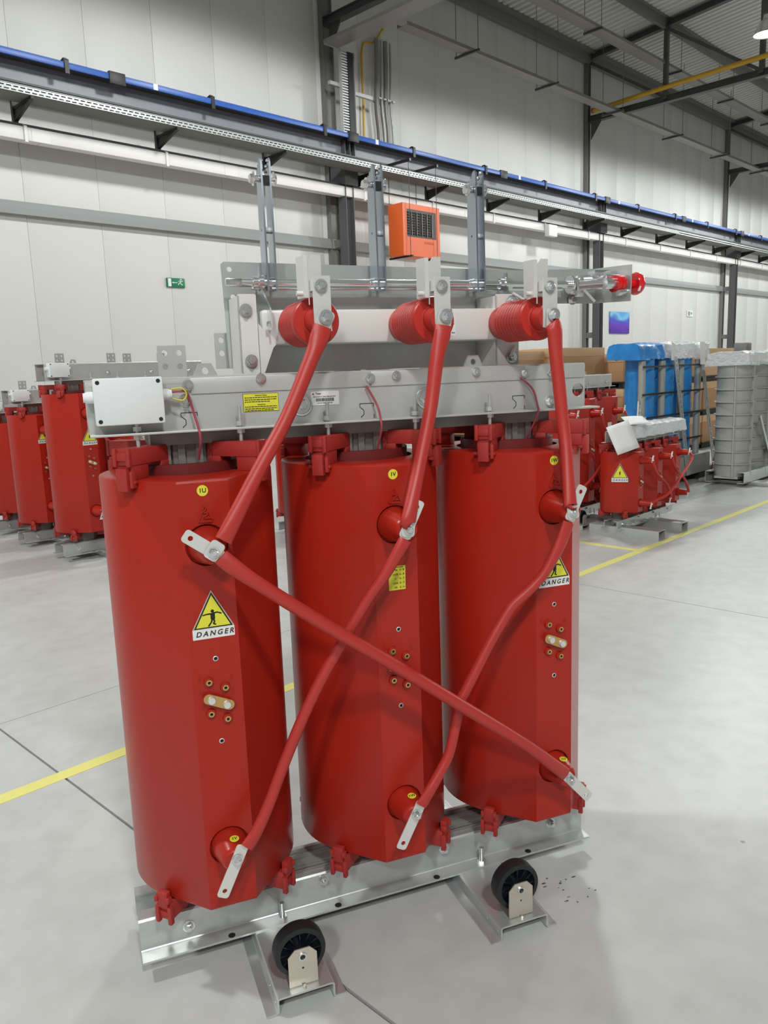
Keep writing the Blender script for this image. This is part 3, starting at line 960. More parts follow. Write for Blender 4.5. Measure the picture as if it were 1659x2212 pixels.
def make_transformer(name, label, loc, rz, k=1.0, H=1.0, full=False, group=None, skids=None, low=False, bL=1.25):
    t = thing(name, label, 'transformer', loc, rz, group)

    def Z(z):
        return (z + 0.21) * k if z <= 0 else (0.21 * k + z * H if z <= 1 else 0.21 * k + H + (z - 1) * k)
    S = SP * k
    zu, zl = 0.8586, 0.1535
    hh = 0.21 * k
    # ---- core: stepped lamination packs, and limbs through the coils
    packs = 9
    for za, zb in ((-0.165, -0.086), (1.064, 1.205)):
        mb = MB()
        for i in range(packs):
            y0 = (0.156 + 0.138 * i / packs) * k; y1 = (0.156 + 0.138 * (i + 0.86) / packs) * k
            dz = (0.004 * (i % 2) + 0.006 * (1 - abs(i - 4) / 4)) * k * (1 if za < 0 else -1)
            mb.box((-0.085 * k, y0, Z(za)), (2 * S + 0.085 * k, y1, Z(zb) + dz))
        mb.box((-0.084 * k, 0.158 * k, Z(za) + 0.002), (2 * S + 0.084 * k, 0.29 * k, Z(zb) - 0.006))
        mb.build('core_yoke', M['core'], t)
    mb = MB()
    for i in range(3):
        x = i * S; c = YC * k
        mb.prism([(-0.035 * k, -0.072 * k), (0.035 * k, -0.072 * k), (0.072 * k, -0.035 * k), (0.072 * k, 0.035 * k), (0.035 * k, 0.072 * k), (-0.035 * k, 0.072 * k), (-0.072 * k, 0.035 * k), (-0.072 * k, -0.035 * k)],
                 (x, c, (Z(-0.09) + Z(1.10)) / 2), X_, Y_, Z(1.10) - Z(-0.09))
        for dx in (-0.05, -0.018, 0.022, 0.055):
            mb.box((x + (dx - 0.008) * k, c - 0.079 * k, Z(1.0)), (x + (dx + 0.008) * k, c - 0.05 * k, Z(1.10)))
    mb.build('core_limb', M['leg'], t)

    # ---- clamp beams
    x0, x1 = -0.2105 * k, 1.064 * k
    if k != 1.0: x1 = 2 * S + 0.205 * k
    holes = [circ(1.042 * k if k == 1 else x1 - 0.022 * k, Z(1.143), 0.018 * k, 18)] if full else []
    def beam(ysgn, nm):
        y = lambda v: v * k if ysgn > 0 else (0.45 - v) * k
        out = MB()
        a = min(y(0.15), y(0.155)); bb = max(y(0.15), y(0.155))
        out.plate([(x0, Z(1.096)), (x1, Z(1.096)), (x1, Z(1.2115)), (x0, Z(1.2115))], holes, (0, a, 0), X_, Z_, 0.005 * k)
        lo, hi = sorted((y(0.106), y(0.155)))
        out.box((x0, lo, Z(1.0935)), (x1 + (0.018 * k if full else 0), hi, Z(1.0985)), bev=0.0012)
        pts = [(0.152, 1.20), (0.152, 1.2125), (0.19, 1.2125)]
        out.sheet([(y(p[0]), Z(p[1])) for p in pts], 0.005 * k, (x0, 0, 0), Y_, Z_, x1 - x0, r=0.008 * k)
        o1 = out.build(nm, M['zincd'], t)
        out = MB()
        pts = [(0.190, -0.0855), (0.1525, -0.0855), (0.1525, -0.1675), (0.107, -0.1675)]
        out.sheet([(y(p[0]), Z(p[1])) for p in pts], 0.005 * k, (x0, 0, 0), Y_, Z_, x1 - x0, r=0.009 * k)
        if ysgn > 0:
            for xx in (0.005, 0.285, 0.57, 0.86):
                out.lathe([(0.009 * k, 0), (0.009 * k, 0.0006)], (xx * k, 0.118 * k, Z(-0.165)), Z_, 14, 1)
        o2 = out.build('lower_' + nm, [M['zinc'], M['gap']], t)
        return o1, o2
    ub, lb = beam(1, 'clamp_beam')
    ubr, lbr = beam(-1, 'clamp_beam')

    # through bolts
    hb = MB().hexbolt((0, 0, 0), (0, -1, 0), 0.0105 * k, 0.009 * k, stud=0.006 * k)
    b0 = None
    def bolt(x, y, z):
        nonlocal b0
        if b0 is None:
            b0 = hb.build('clamp_bolt', M['bright'], t, loc=(x, y, z))
        else:
            inst(b0, (x, y, z), t)
    bl = [(-0.0022, 1.1625), (0.9538, 1.1155), (0.9538, 1.19)] if full else [(0.2653, 1.1413), (0.62, 1.1384), (-0.15, 1.14), (0.95, 1.14)]
    for x, z in bl + [(-0.094, -0.13), (0.257, -0.103), (0.609, -0.108), (0.956, -0.118)]:
        bolt(min(x * k, x1 - 0.05 * k), 0.15 * k, Z(z))
    # pressure screws of the coil supports
    sc = MB()
    sc.cyl((0, 0, -0.030 * k), (0, 0, 0.048 * k), 0.0044 * k, 10)
    sc.lathe([(0.0098 * k, 0.005 * k), (0.0098 * k, 0.015 * k)], n=6).lathe([(0.0098 * k, -0.012 * k), (0.0098 * k, -0.002 * k)], n=6)
    s0 = None
    for i in range(3):
        for sx in (-1, 1):
            p = (i * S + sx * 0.113 * k, 0.124 * k, Z(1.0965))
            if s0 is None: s0 = sc.build('pressure_screw', M['zinc'], t, loc=p)
            else: inst(s0, p, t)
    st = MB().cyl((0, 0, 0), (0, 0, 0.045 * k), 0.0062 * k, 12).lathe([(0.012 * k, 0), (0.012 * k, 0.008 * k)], n=6)
    st0 = st.build('foot_stud', M['bright'], t, loc=(0.138 * k, 0.128 * k, Z(-0.165)))
    inst(st0, (0.715 * k, 0.128 * k, Z(-0.165)), t)

    # ---- coils
    cm = coil_mesh(k, H, zu * H, zl * H)
    c0 = cm.build('coil', M['red'], t, loc=(0, 0, hh))
    bm_ = bushing_mesh(k, 1.0 if full else bL)
    lv = MB().lathe([(0.126 * k, 0.08), (0.126 * k, H + 0.022 * k), (0.098 * k, H + 0.022 * k), (0.098 * k, H - 0.1)], (0, YC * k, 0), Z_, 40, cap=False)
    hm = hole_mesh(0.0060 * k)
    tb = MB().lathe([(0.0115 * k, 0.0), (0.0100 * k, -0.006 * k), (0.0067 * k, -0.007 * k)], (0, 0, 0), (0, 1, 0), 18, 0, cap=False)
    tb.lathe([(0.0067 * k, -0.007 * k), (0.0066 * k, -0.010 * k), (0.0034 * k, -0.010 * k), (0.0032 * k, -0.006 * k)], (0, 0, 0), (0, 1, 0), 16, 1, cap=False)
    tb.lathe([(0, -0.0065 * k), (0.003 * k, -0.0065 * k)], (0, 0, 0), (0, 1, 0), 10, 2, cap=False)
    lk = MB()
    ang = math.radians(-25)
    dx, dz = math.cos(ang), math.sin(ang)
    P = V((dx, 0, dz)); Q = V((-dz, 0, dx))
    lp_ = [(0.024 + 0.0115 * math.cos(a), 0.0115 * math.sin(a)) for a in [math.radians(q) for q in range(-90, 91, 18)]] + [(-0.024 + 0.0115 * math.cos(a), 0.0115 * math.sin(a)) for a in [math.radians(q) for q in range(90, 271, 18)]]
    lk.plate([(a * k, b_ * k) for a, b_ in lp_], [], (0, -0.012 * k, 0), P, Q, 0.003 * k, 0)
    for s_ in (-1, 1):
        o = P * (0.018 * s_ * k) + V((0, -0.012 * k, 0))
        lk.lathe([(0.0092 * k, 0), (0.0092 * k, 0.004 * k), (0.0075 * k, 0.0085 * k), (0.0, 0.0085 * k)], o, (0, -1, 0), 18, 1, cap=False)
        lk.lathe([(0.013 * k, -0.013 * k), (0.012 * k, -0.002 * k)], o, (0, -1, 0), 18, 2, cap=False)
    logo = MB()
    def st_(a, b_, w_=0.0028):
        logo.bar((a[0] * k, -0.0006, a[1] * k), (b_[0] * k, -0.0006, b_[1] * k), w_ * k, 0.006, up=(0, 1, 0))
    st_((-0.0145, -0.015), (-0.001, 0.0165)); st_((-0.001, 0.0165), (0.004, 0.0135)); st_((0.004, 0.0135), (-0.004, 0.0035)); st_((-0.004, 0.0035), (0.008, 0.003)); st_((0.008, 0.003), (-0.003, -0.008))
    st_((-0.003, -0.008), (0.013, -0.0085)); st_((-0.0135, -0.0155), (0.016, -0.0165)); st_((0.009, 0.002), (0.016, -0.0125))
    coils = [c0]
    subs = []
    def sub(nm, mbx, ms, loc):
        o = mbx.build(nm, ms, c0, loc=loc); subs.append(o); return o
    sub('bushing', bm_, M['red'], (0, 0, zu * H))
    sub('bushing', bushing_mesh(k, 0.82 if full else bL), M['red'], (0, 0, zl * H))
    sub('inner_winding', lv, M['inner'], (0, 0, 0))
    if not low:
        for z in (0.6035, 0.4101):
            sub('mounting_hole', hm, [M['tin'], M['gap']], (0, 0, z * H))
        for x, z in ((-0.019, 0.5531), (0.016, 0.5359), (-0.019, 0.480), (0.0162, 0.4626)):
            sub('tap_terminal', tb, [M['red'], M['brass'], M['gap']], (x * k, 0, (0.507 * H + (z - 0.507) * k)))
        sub('tap_link', lk, [M['brass'], M['tin'], M['red']], (-0.001 * k, 0, 0.5065 * H))
        sub('embossed_logo', logo, M['red'], (0, 0, H - 0.074 * k))
        if full:
            num = MB()
            for tx, x, z in (('6', -0.038, 0.563), ('8', 0.032, 0.553), ('4', -0.036, 0.530), ('7', 0.033, 0.521), ('5', -0.034, 0.494), ('3', 0.035, 0.487)):
                num.text(tx, (x, -0.0012, z), X_, Z_, 0.017)
            sub('embossed_numbers', num, M['red'], (0, 0, 0))
    else:
        sub('tap_link', lk, [M['brass'], M['tin'], M['red']], (-0.001 * k, 0, 0.5065 * H))
    for i in (1, 2):
        c = c0.copy(); COL.objects.link(c); c.location = (i * S, 0, hh); coils.append(c)
        for s_ in subs:
            d = s_.copy(); COL.objects.link(d); d.parent = c
    # ---- coil supports, four per coil
    bt = block_mesh(k, True); bb = block_mesh(k, False)
    ot = ob = None
    rad = 0.199 * k
    for i in range(3):
        for a in (-135, -45, 45, 135):
            c_, s_ = math.cos(math.radians(a)), math.sin(math.radians(a))
            p = (i * S + c_ * rad, YC * k + s_ * rad, hh + H)
            if ot is None: ot = bt.build('support_block', M['block'], t, loc=p, rot=(0, 0, math.radians(a)))
            else: inst(ot, p, t, (0, 0, math.radians(a)))
            p = (i * S + c_ * rad, YC * k + s_ * rad, hh)
            if ob is None: ob = bb.build('support_block', M['block'], t, loc=p, rot=(0, 0, math.radians(a)))
            else: inst(ob, p, t, (0, 0, math.radians(a)))

    # ---- terminal box on the front beam
    bx_ = MB().box((-0.196 * k, 0.098 * k, Z(1.119)), (-0.055 * k, 0.15 * k, Z(1.2165)), bev=0.004 * k)
    bxo = bx_.build('terminal_box', M['white'], t)
    MB().box((-0.197 * k, 0.089 * k, Z(1.118)), (-0.054 * k, 0.099 * k, Z(1.2175)), bev=0.004 * k).build('box_lid', M['white'], bxo)
    s0 = None
    for x in (-0.187, -0.064):
        for z in (1.127, 1.2085):
            p = (x * k, 0.089 * k, Z(z))
            if s0 is None: s0 = MB().lathe([(0.0045 * k, 0), (0.0042 * k, 0.0006), (0.002 * k, 0.0006), (0.0, 0.0002)], (0, 0, 0), (0, -1, 0), 14, cap=False).build('lid_screw', M['gap' if low else 'rubber'], bxo, loc=p)
            else: inst(s0, p, bxo)
    for sx, xx in ((1, -0.055), (-1, -0.196)):
        MB().lathe([(0.0125 * k, 0), (0.0125 * k, 0.013 * k), (0.010 * k, 0.018 * k), (0.010 * k, 0.021 * k)], (xx * k, 0.122 * k, Z(1.178)), (sx, 0, 0), 16).build('cable_gland', M['white'], bxo)
    # ---- low-voltage terminals and lifting lugs at the back
    lvp = MB().plate(rrect(-0.034 * k, -0.03 * k, 0.034 * k, 0.06 * k, 0.002), [circ(-0.017 * k, 0.042 * k, 0.0075 * k, 14), circ(0.018 * k, 0.042 * k, 0.0075 * k, 14), circ(-0.017 * k, 0.009 * k, 0.0075 * k, 14), circ(0.018 * k, 0.009 * k, 0.0075 * k, 14)], (0, 0, 0), X_, Z_, 0.008 * k)
    lv0 = lvp.build('busbar_terminal', M['zincd'], t, loc=(0.0015 * k, 0.36 * k, Z(1.232)))
    if full:
        inst(lv0, (0.150 * k, 0.40 * k, Z(1.262)), t)
    else:
        inst(lv0, (0.36 * k, 0.27 * k, Z(1.228)), t)
    inst(lv0, (0.56 * k, 0.40 * k, Z(1.228)), t)
    inst(lv0, (0.86 * k, 0.40 * k, Z(1.228)), t)
    lug = MB().plate([(-0.030 * k, 0), (0.030 * k, 0), (0.015 * k, 0.032 * k), (-0.015 * k, 0.032 * k)], [circ(0, 0.014 * k, 0.0085 * k, 16)], (0, 0, 0), X_, Z_, 0.008 * k)
    l0 = lug.build('lifting_lug', M['zincd'], t, loc=(0.07 * k, 0.292 * k, Z(1.2135)))
    inst(l0, (0.80 * k, 0.292 * k, Z(1.2135)), t)

    # ---- transport channels with the wheels stowed on top
    Lc = 0.70 * k
    cmz = channel_mesh(k, Lc, 1)
    if skids:
        s0 = None
        for x, y in skids:
            if s0 is None:
                sk = MB()
                for lo, hi in (((-0.06, 0, -0.04), (0.06, 0.62, -0.036)), ((-0.06, 0, 0.041), (0.06, 0.62, 0.045)), ((-0.06, 0, -0.036), (-0.056, 0.62, 0.041)), ((0.056, 0, -0.036), (0.06, 0.62, 0.041))):
                    sk.box(lo, hi, 0)
                sk.box((-0.056, 0.10, -0.036), (0.056, 0.11, 0.041), 1)
                s0 = sk.build('box_skid', [M['zinc'], M['gap']], t, loc=(x, y, 0))
            else:
                inst(s0, (x, y, 0), t)
        return t, coils, Z, ub
    ch0 = None
    for x in (0.128, 0.7005):
        if ch0 is None:
            ch = cmz.build('transport_channel', M['zinc'], t, loc=(x * k, -0.1275 * k, 0)); ch0 = ch
        else:
            ch = inst(ch0, (x * k if k == 1 else 2 * S - 0.15 * k, -0.1275 * k, 0), t)
        # wheel bracket, wheel
        bz = 0.0408 * k
        br = MB()
        for yy in (0.0175, 0.0775):
            br.plate([(-0.034 * k, 0), (0.034 * k, 0), (0.034 * k, 0.077 * k), (0.018 * k, 0.094 * k), (-0.017 * k, 0.094 * k), (-0.034 * k, 0.077 * k)], [circ(0.0, 0.074 * k, 0.0075 * k, 18)] + ([circ(0.0, 0.045 * k, 0.0028 * k, 10)] if yy < 0.05 else []), (0, yy * k, bz), X_, Z_, 0.003 * k)
        br.box((-0.034 * k, 0.0175 * k, bz), (0.034 * k, 0.0805 * k, bz + 0.003 * k))
        br.build('wheel_bracket', M['bracket'], ch)
        cz = bz + 0.074 * k
        wh = MB()
        R = 0.0605 * k
        wh.lathe([(R * 0.80, 0.0), (R * 0.98, 0.002 * k), (R, 0.006 * k), (R, 0.032 * k), (R * 0.98, 0.036 * k), (R * 0.80, 0.038 * k), (R * 0.78, 0.030 * k), (R * 0.78, 0.008 * k), (R * 0.80, 0.0)], (0, 0.030 * k, cz), (0, 1, 0), 40, 0, cap=False)
        wh.build('wheel_tyre', M['rubber'], ch)
        wh = MB().lathe([(0.018 * k, -0.004 * k), (0.018 * k, 0.040 * k)], (0, 0.030 * k, cz), (0, 1, 0), 20, 0)
        wh.lathe([(R * 0.79, 0.018 * k), (0.016 * k, 0.018 * k), (0.016 * k, 0.022 * k), (R * 0.79, 0.022 * k)], (0, 0.030 * k, cz), (0, 1, 0), 40, 0, cap=False)
        for q in range(12):
            a = 2 * PI * q / 12
            d = V((math.cos(a), 0, math.sin(a)))
            wh.obox(V((0, 0.049 * k, cz)) + d * R * 0.52, d, Y_, d.cross(Y_), R * 0.56, 0.030 * k, 0.002 * k)
        wh.build('wheel_hub', M['rubber2'], ch)
        MB().lathe([(0.0062 * k, 0.0), (0.0098 * k, 0.0), (0.0098 * k, 0.005 * k), (0.0062 * k, 0.005 * k), (0.0062 * k, 0.0)], (0, 0.0145 * k, cz), (0, 1, 0), 20, cap=False).lathe([(0.0064 * k, 0.003 * k), (0.0064 * k, 0.07 * k)], (0, 0.0145 * k, cz), (0, 1, 0), 16, 1).build('wheel_axle', [M['bright'], M['rubber']], ch)  # black core stands in for the shade inside the hollow axle ring
        MB().hexbolt((0.0, 0.012 * k, 0.0408 * k), Z_, 0.0045 * k, 0.005 * k, washer=False).build('bracket_bolt', M['bracket'], ch)
    return t, coils, Z, ub


# ------------------------------------------------------------------ the front transformer
ROT = -0.4241150
TF, coils, Zf, UB = make_transformer('dry_type_transformer', 'large red three-coil transformer in the foreground with crossed red cables', (0, 0, 0), ROT, full=True)
hh = 0.21
DM = [M['paper'], M['ink'], M['yell'], M['dull']]
for i, tx in enumerate(('1U', '1V', '1W')):
    dot_mesh(tx).build('round_sticker', [M['yell'], M['ink']], coils[i], loc=(-0.001, 0, 0.9765))['label'] = 'round yellow sticker reading ' + tx
for i in (0, 2):
    danger_mesh(0.0875).build('danger_sign', DM, coils[i], loc=(0.0005, 0, 0.6735))['label'] = 'yellow danger triangle over a white strip'
mb = MB().plate([(-0.021, 0.0), (0.021, 0.0), (0.022, 0.058), (-0.012, 0.058), (-0.021, 0.05)], [], (0, -0.0006, 0), X_, Z_, 0.0005, 0)
for r_, (a, b_) in enumerate((('+5%', '3 - 8'), ('+2,5%', '4 - 8'), ('=', '4 - 7'), ('-2,5%', '5 - 7'), ('-5%', '5 - 6'))):
    z = 0.048 - r_ * 0.0105
    mb.text(a, (-0.004, -0.0011, z), X_, Z_, 0.0058, 1); mb.text(b_, (0.0125, -0.0011, z), X_, Z_, 0.0062, 1)
mb.box((-0.008, -0.0012, 0.0545), (0.016, -0.0008, 0.0557), 1)
mb.build('tap_table_sticker', [M['yell'], M['ink']], coils[1], loc=(0.0005, 0, 0.7005))['label'] = 'yellow sticker with a table of tap positions'
# small yellow dots on the lower bushings
for i in range(3):
    tl = math.atan2(0.0095, 0.066)
    o = dot_mesh(('1V', '1W', '1U')[i], 0.0105)
    ob = o.build('round_sticker', [M['yell'], M['ink']], coils[i], loc=(0.006, -0.036, 0.1535 + 0.0350), rot=(math.radians(-81), math.radians(0), 0))
    ob['label'] = 'small yellow dot on the lower bushing'
# pale cores of the connection lugs and the cables
CB = {
    'c1': [(0.282, 0.0, 1.312), (0.27, -0.002, 1.282), (0.25, -0.008, 1.243), (0.184, -0.03, 1.123), (0.111, -0.055, 1.018), (0.046, -0.08, 0.92), (0.021, -0.088, 0.882)],
    'c2': [(0.570, 0.0, 1.310), (0.566, -0.002, 1.287), (0.55, -0.006, 1.236), (0.523, -0.02, 1.118), (0.48, -0.045, 0.995), (0.436, -0.085, 0.894), (0.432, -0.087, 0.878)],
    'c3': [(0.860, 0.0, 1.312), (0.868, -0.002, 1.296), (0.871, -0.005, 1.231), (0.878, -0.02, 1.095), (0.876, -0.04, 1.005), (0.861, -0.08, 0.888), (0.86, -0.087, 0.875)],
    'c4': [(0.014, -0.088, 0.849), (0.034, -0.09, 0.829), (0.088, -0.098, 0.783), (0.222, -0.108, 0.678), (0.379, -0.112, 0.56), (0.552, -0.110, 0.425), (0.721, -0.097, 0.291), (0.822, -0.08, 0.2), (0.857, -0.074, 0.168)],
    'c5': [(0.424, -0.087, 0.84), (0.413, -0.086, 0.823), (0.373, -0.08, 0.762), (0.33, -0.07, 0.704), (0.268, -0.062, 0.609), (0.216, -0.06, 0.53), (0.168, -0.06, 0.445), (0.119, -0.062, 0.346), (0.082, -0.065, 0.267), (0.048, -0.07, 0.21), (0.026, -0.073, 0.184)],
    'c6': [(0.853, -0.087, 0.835), (0.829, -0.084, 0.778), (0.79, -0.078, 0.714), (0.751, -0.07, 0.674), (0.71, -0.062, 0.64), (0.682, -0.06, 0.603), (0.648, -0.06, 0.554), (0.61, -0.06, 0.492), (0.58, -0.06, 0.443), (0.566, -0.06, 0.419), (0.552, -0.06, 0.362), (0.532, -0.062, 0.294), (0.508, -0.065, 0.256), (0.476, -0.07, 0.215), (0.449, -0.073, 0.18)],
}
lab = {'c1': 'from the first switch contact down to the left coil', 'c2': 'from the middle switch contact to the middle coil', 'c3': 'from the right switch contact to the right coil',
       'c4': 'long diagonal from the upper left coil to the lower right coil', 'c5': 'from the upper middle coil to the lower left coil', 'c6': 'wavy, from the upper right coil to the lower middle coil'}
CAB = {}
for q, P in CB.items():
    pts = [(a, b_, c + hh) for a, b_, c in P]
    n = len(pts)
    R = [0.0150] * n; Fl = [(1, 1)] * n
    if q in ('c1', 'c2', 'c3'):
        R = [0.0155] * n
        Fl[0] = (1.35, 0.35); Fl[1] = (1.35, 0.75); Fl[2] = (1.1, 1.0)
        Fl[-1] = (1.2, 0.5); Fl[-2] = (1.15, 0.8)
    else:
        Fl[0] = (1.25, 0.45); Fl[1] = (1.2, 0.8); Fl[-1] = (1.2, 0.45); Fl[-2] = (1.1, 0.9)
        R[0] = R[-1] = 0.014
        if q != 'c4': R = [0.0128] * n
    o = MB().tube(pts, R, 16, sub=8, flat=Fl).build('cable', M['cable'], TF)
    o['label'] = 'red insulated cable ' + lab[q]
    CAB[q] = o


def lugplate(par, a, d, L0, L1, wd, name='cable_lug', hole=True, y=None, t_=0.0022):
    """flat lug in a plane of constant y: bolt at a, axis direction d (x, z), reaching L0 behind and L1 ahead"""
    D = V((d[0], 0, d[1])).normalized(); N = V((-D.z, 0, D.x))
    if D.cross(N).y > 0: N = -N
    lp2 = [(p[0], p[1]) for p in rrect(-L0, -wd / 2, L1, wd / 2, wd * 0.25)]
    hs = [circ(L1 - 0.016, 0, 0.0055, 14)] if hole else []
    yy = a[1] if y is None else y
    return MB().plate(lp2, hs, (a[0], yy, a[2] + hh), D, N, t_, 0).build(name, M['tin'], par)


up = [(-0.0003, -0.081, 0.8599), (0.4325, -0.081, 0.8611), (0.8672, -0.081, 0.8573)]
ud = [(-0.0451 + 0.0003, 0.8938 - 0.8599), (0.0276, 0.054), (0.0249, 0.0489)]
lo_ = [(0.0051, -0.0675, 0.1566), (0.438, -0.0675, 0.1573), (0.8752, -0.0675, 0.1473)]
ld_ = [(-0.0348, -0.0718), (-0.0303, -0.0555), (0.0493, -0.055)]
bolt_m = MB().hexbolt((0, 0, 0), (0, -1, 0), 0.0085, 0.0085, stud=0.004)
nb = None
for i in range(3):
    lugplate(TF, up[i], ud[i], 0.012, 0.070, 0.028, 'link_plate')
    dn = V(CB[('c4', 'c5', 'c6')[i]][1]) - V(up[i])
    lugplate(CAB[('c4', 'c5', 'c6')[i]], up[i], (dn.x, dn.z), 0.013, 0.022, 0.030, hole=False, y=-0.0835)
    dn = V(CB[('c1', 'c2', 'c3')[i]][-2]) - V(up[i])
    lugplate(CAB[('c1', 'c2', 'c3')[i]], up[i], (dn.x, dn.z), 0.017, 0.024, 0.031, hole=False, y=-0.086)
    lugplate(TF, lo_[i], ld_[i], 0.034, 0.092, 0.027, 'link_plate')
    b_ = bolt_m.build('terminal_bolt', M['bright'], TF, loc=(up[i][0], -0.086, up[i][2] + hh)) if nb is None else inst(nb, (up[i][0], -0.086, up[i][2] + hh), TF)
    nb = nb or b_
    inst(nb, (lo_[i][0], -0.0697, lo_[i][2] + hh), TF)

# ---- details of the upper beam
for a, b_ in ((0.012, 0.438), (0.444, 0.872), (0.878, 1.06)):
    MB().box((a, 0.1465, Zf(1.176)), (b_, 0.15, Zf(1.2115)), bev=0.0008).build('cover_strip', M['zincd'], TF)
for x, z in ((0.0056, 1.196), (0.4415, 1.195), (0.510, 1.199), (0.731, 1.201), (0.875, 1.193), (0.172, 1.204)):
    inst(nb, (x, 0.146, Zf(z)), TF)
for x in (0.2653, 0.590):
    MB().lathe([(0.0275, -0.002), (0.0275, 0.0015), (0.0262, 0.0042), (0.0235, 0.0046), (0.0225, 0.0030), (0.0105, 0.0030)], (x, 0.1498, Zf(1.1405)), (0, -1, 0), 32).build('large_washer', M['bright'], TF)
    MB().hexbolt((x, 0.147, Zf(1.1405)), (0, -1, 0), 0.0135, 0.012, stud=0.006).build('clamp_bolt', M['bright'], TF)
for x in (0.004, 0.431, 0.857):
    mb = MB()
    for a, b_ in (((-0.018, 0.036), (0.018, 0.036)), ((-0.018, 0.036), (-0.018, 0.028)), ((0.018, 0.036), (0.018, 0.028)), ((-0.018, 0.028), (-0.008, 0.02)), ((-0.008, 0.02), (-0.008, 0.010)), ((-0.008, 0.010), (-0.016, 0.003)), ((0.018, 0.010), (0.018, 0.0))):
        mb.bar((x + a[0], 0.1497, Zf(1.099) + a[1]), (x + b_[0], 0.1497, Zf(1.099) + b_[1]), 0.0015, 0.0008, up=(0, 1, 0))
    mb.build('cut_slot', M['gap'], TF)
# warning label, rating label
mb = MB().box((0.128, 0.1488, Zf(1.1295)), (0.2115, 0.1498, Zf(1.1708)), 1).box((0.1288, 0.1483, Zf(1.1302)), (0.2107, 0.1489, Zf(1.1701)), 0)
mb.text('Attention Please', (0.170, 0.1479, Zf(1.1665)), X_, Z_, 0.0042, 1)
mb.text('Attenzione', (0.170, 0.1479, Zf(1.1455)), X_, Z_, 0.0042, 1)
for r_, (w0, z) in enumerate(((0.076, 1.1617), (0.076, 1.1568), (0.06, 1.1522), (0.076, 1.1408), (0.076, 1.1362), (0.068, 1.1322))):
    x = 0.1315
    while x < 0.1315 + w0:
        L_ = random.uniform(0.003, 0.009)
        mb.box((x, 0.1479, Zf(z) - 0.0009), (min(x + L_, 0.1315 + w0), 0.1484, Zf(z) + 0.0009), 1); x += L_ + 0.0012
mb.build('warning_label', [M['yell'], M['ink']], TF)['label'] = 'yellow bilingual warning label'
mb = MB().plate(rrect(0.2905, Zf(1.1365), 0.3605, Zf(1.1695), 0.002), [], (0, 0.1488, 0), X_, Z_, 0.0008, 0)
mb.text('Tesar', (0.309, 0.1484, Zf(1.1640)), X_, Z_, 0.0062, 1)
mb.plate([(0.2935, Zf(1.1618)), (0.2985, Zf(1.1618)), (0.296, Zf(1.1663))], [], (0, 0.1484, 0), X_, Z_, 0.0004, 1)
mb.text('KE CU.DY.N 20KV 800-50 NFO', (0.324, 0.1484, Zf(1.1565)), X_, Z_, 0.0042, 1)
x = 0.3025
while x < 0.347:
    w0 = random.choice((0.0006, 0.001, 0.0014)); mb.box((x, 0.1480, Zf(1.1455)), (x + w0, 0.1485, Zf(1.1530)), 1); x += w0 + random.choice((0.0006, 0.001))
mb.text('1234 567 00001-82072-80', (0.324, 0.1484, Zf(1.1415)), X_, Z_, 0.0036, 1)
mb.build('rating_label', [M['paper'], M['ink']], TF)['label'] = 'white label with a barcode'
# sensor wires
MB().tube([(-0.033, 0.122, Zf(1.183)), (-0.016, 0.118, Zf(1.184)), (0.0, 0.122, Zf(1.178)), (0.0126, 0.128, Zf(1.130)), (0.0174, 0.105, Zf(1.095)), (0.018, 0.104, Zf(1.07)), (0.0149, 0.13, Zf(1.03))], 0.0028, 8).build('sensor_wire', M['wired'], TF)
MB().tube([(-0.033, 0.122, Zf(1.189)), (-0.012, 0.114, Zf(1.190)), (-0.003, 0.114, Zf(1.178)), (-0.011, 0.114, Zf(1.164)), (-0.033, 0.118, Zf(1.169))], 0.002, 8).build('sensor_wire', M['wirey'], TF)
MB().tube([(0.429, 0.142, Zf(1.178)), (0.4509, 0.13, Zf(1.130)), (0.449, 0.104, Zf(1.095)), (0.449, 0.104, Zf(1.07)), (0.446, 0.13, Zf(1.02))], 0.0028, 8).build('sensor_wire', M['wired'], TF)
MB().tube([(0.8593, 0.142, Zf(1.182)), (0.888, 0.13, Zf(1.15)), (0.893, 0.115, Zf(1.11)), (0.888, 0.104, Zf(1.091)), (0.878, 0.12, Zf(1.05)), (0.8725, 0.14, Zf(1.02))], 0.0028, 8).build('sensor_wire', M['wired'], TF)

# ================================================================== THE SWITCH ON TOP OF THE FRONT TRANSFORMER
Rz = Matrix.Rotation(ROT, 3, 'Z')
SB = V((0.53, 0.29, 1.2155 + hh))
SW = thing('load_break_switch', 'three-pole switch with upright blades and red ribbed insulators on the front transformer', 'switch', Rz @ SB, ROT)


def sw(mb, nm, m, par=None, lab_=None):
    o = mb.build(nm, m, par or SW, base=SB)
    if lab_: o['label'] = lab_
    return o


h = hh
PX = [0.2875, 0.5765, 0.8655]           # poles
BP = 0.362                              # back plate
# back plate
mp = MB().plate([(0.137, 1.487 + h), (0.143, 1.233 + h), (0.190, 1.2325 + h), (0.190, 1.2165 + h), (0.985, 1.2165 + h), (0.985, 1.388 + h), (1.250, 1.388 + h), (1.250, 1.488 + h), (0.985, 1.481 + h), (0.145, 1.493 + h)][::-1],
                [circ(0.158, 1.475 + h, 0.0065, 16), circ(0.163, 1.408 + h, 0.0065, 16), circ(1.085, 1.474 + h, 0.0045, 12), circ(1.075, 1.405 + h, 0.005, 12)], (0, BP, 0), X_, Z_, 0.003)
sw(mp, 'back_plate', M['zinc'])
# handle bulkhead across the drive at the right end
mp = MB().plate([(0.198, 1.380 + h), (BP, 1.388 + h), (BP, 1.488 + h), (0.195, 1.479 + h)], [], (1.250, 0, 0), Y_, Z_, 0.003)
sw(mp, 'handle_bulkhead', M['zinc'])
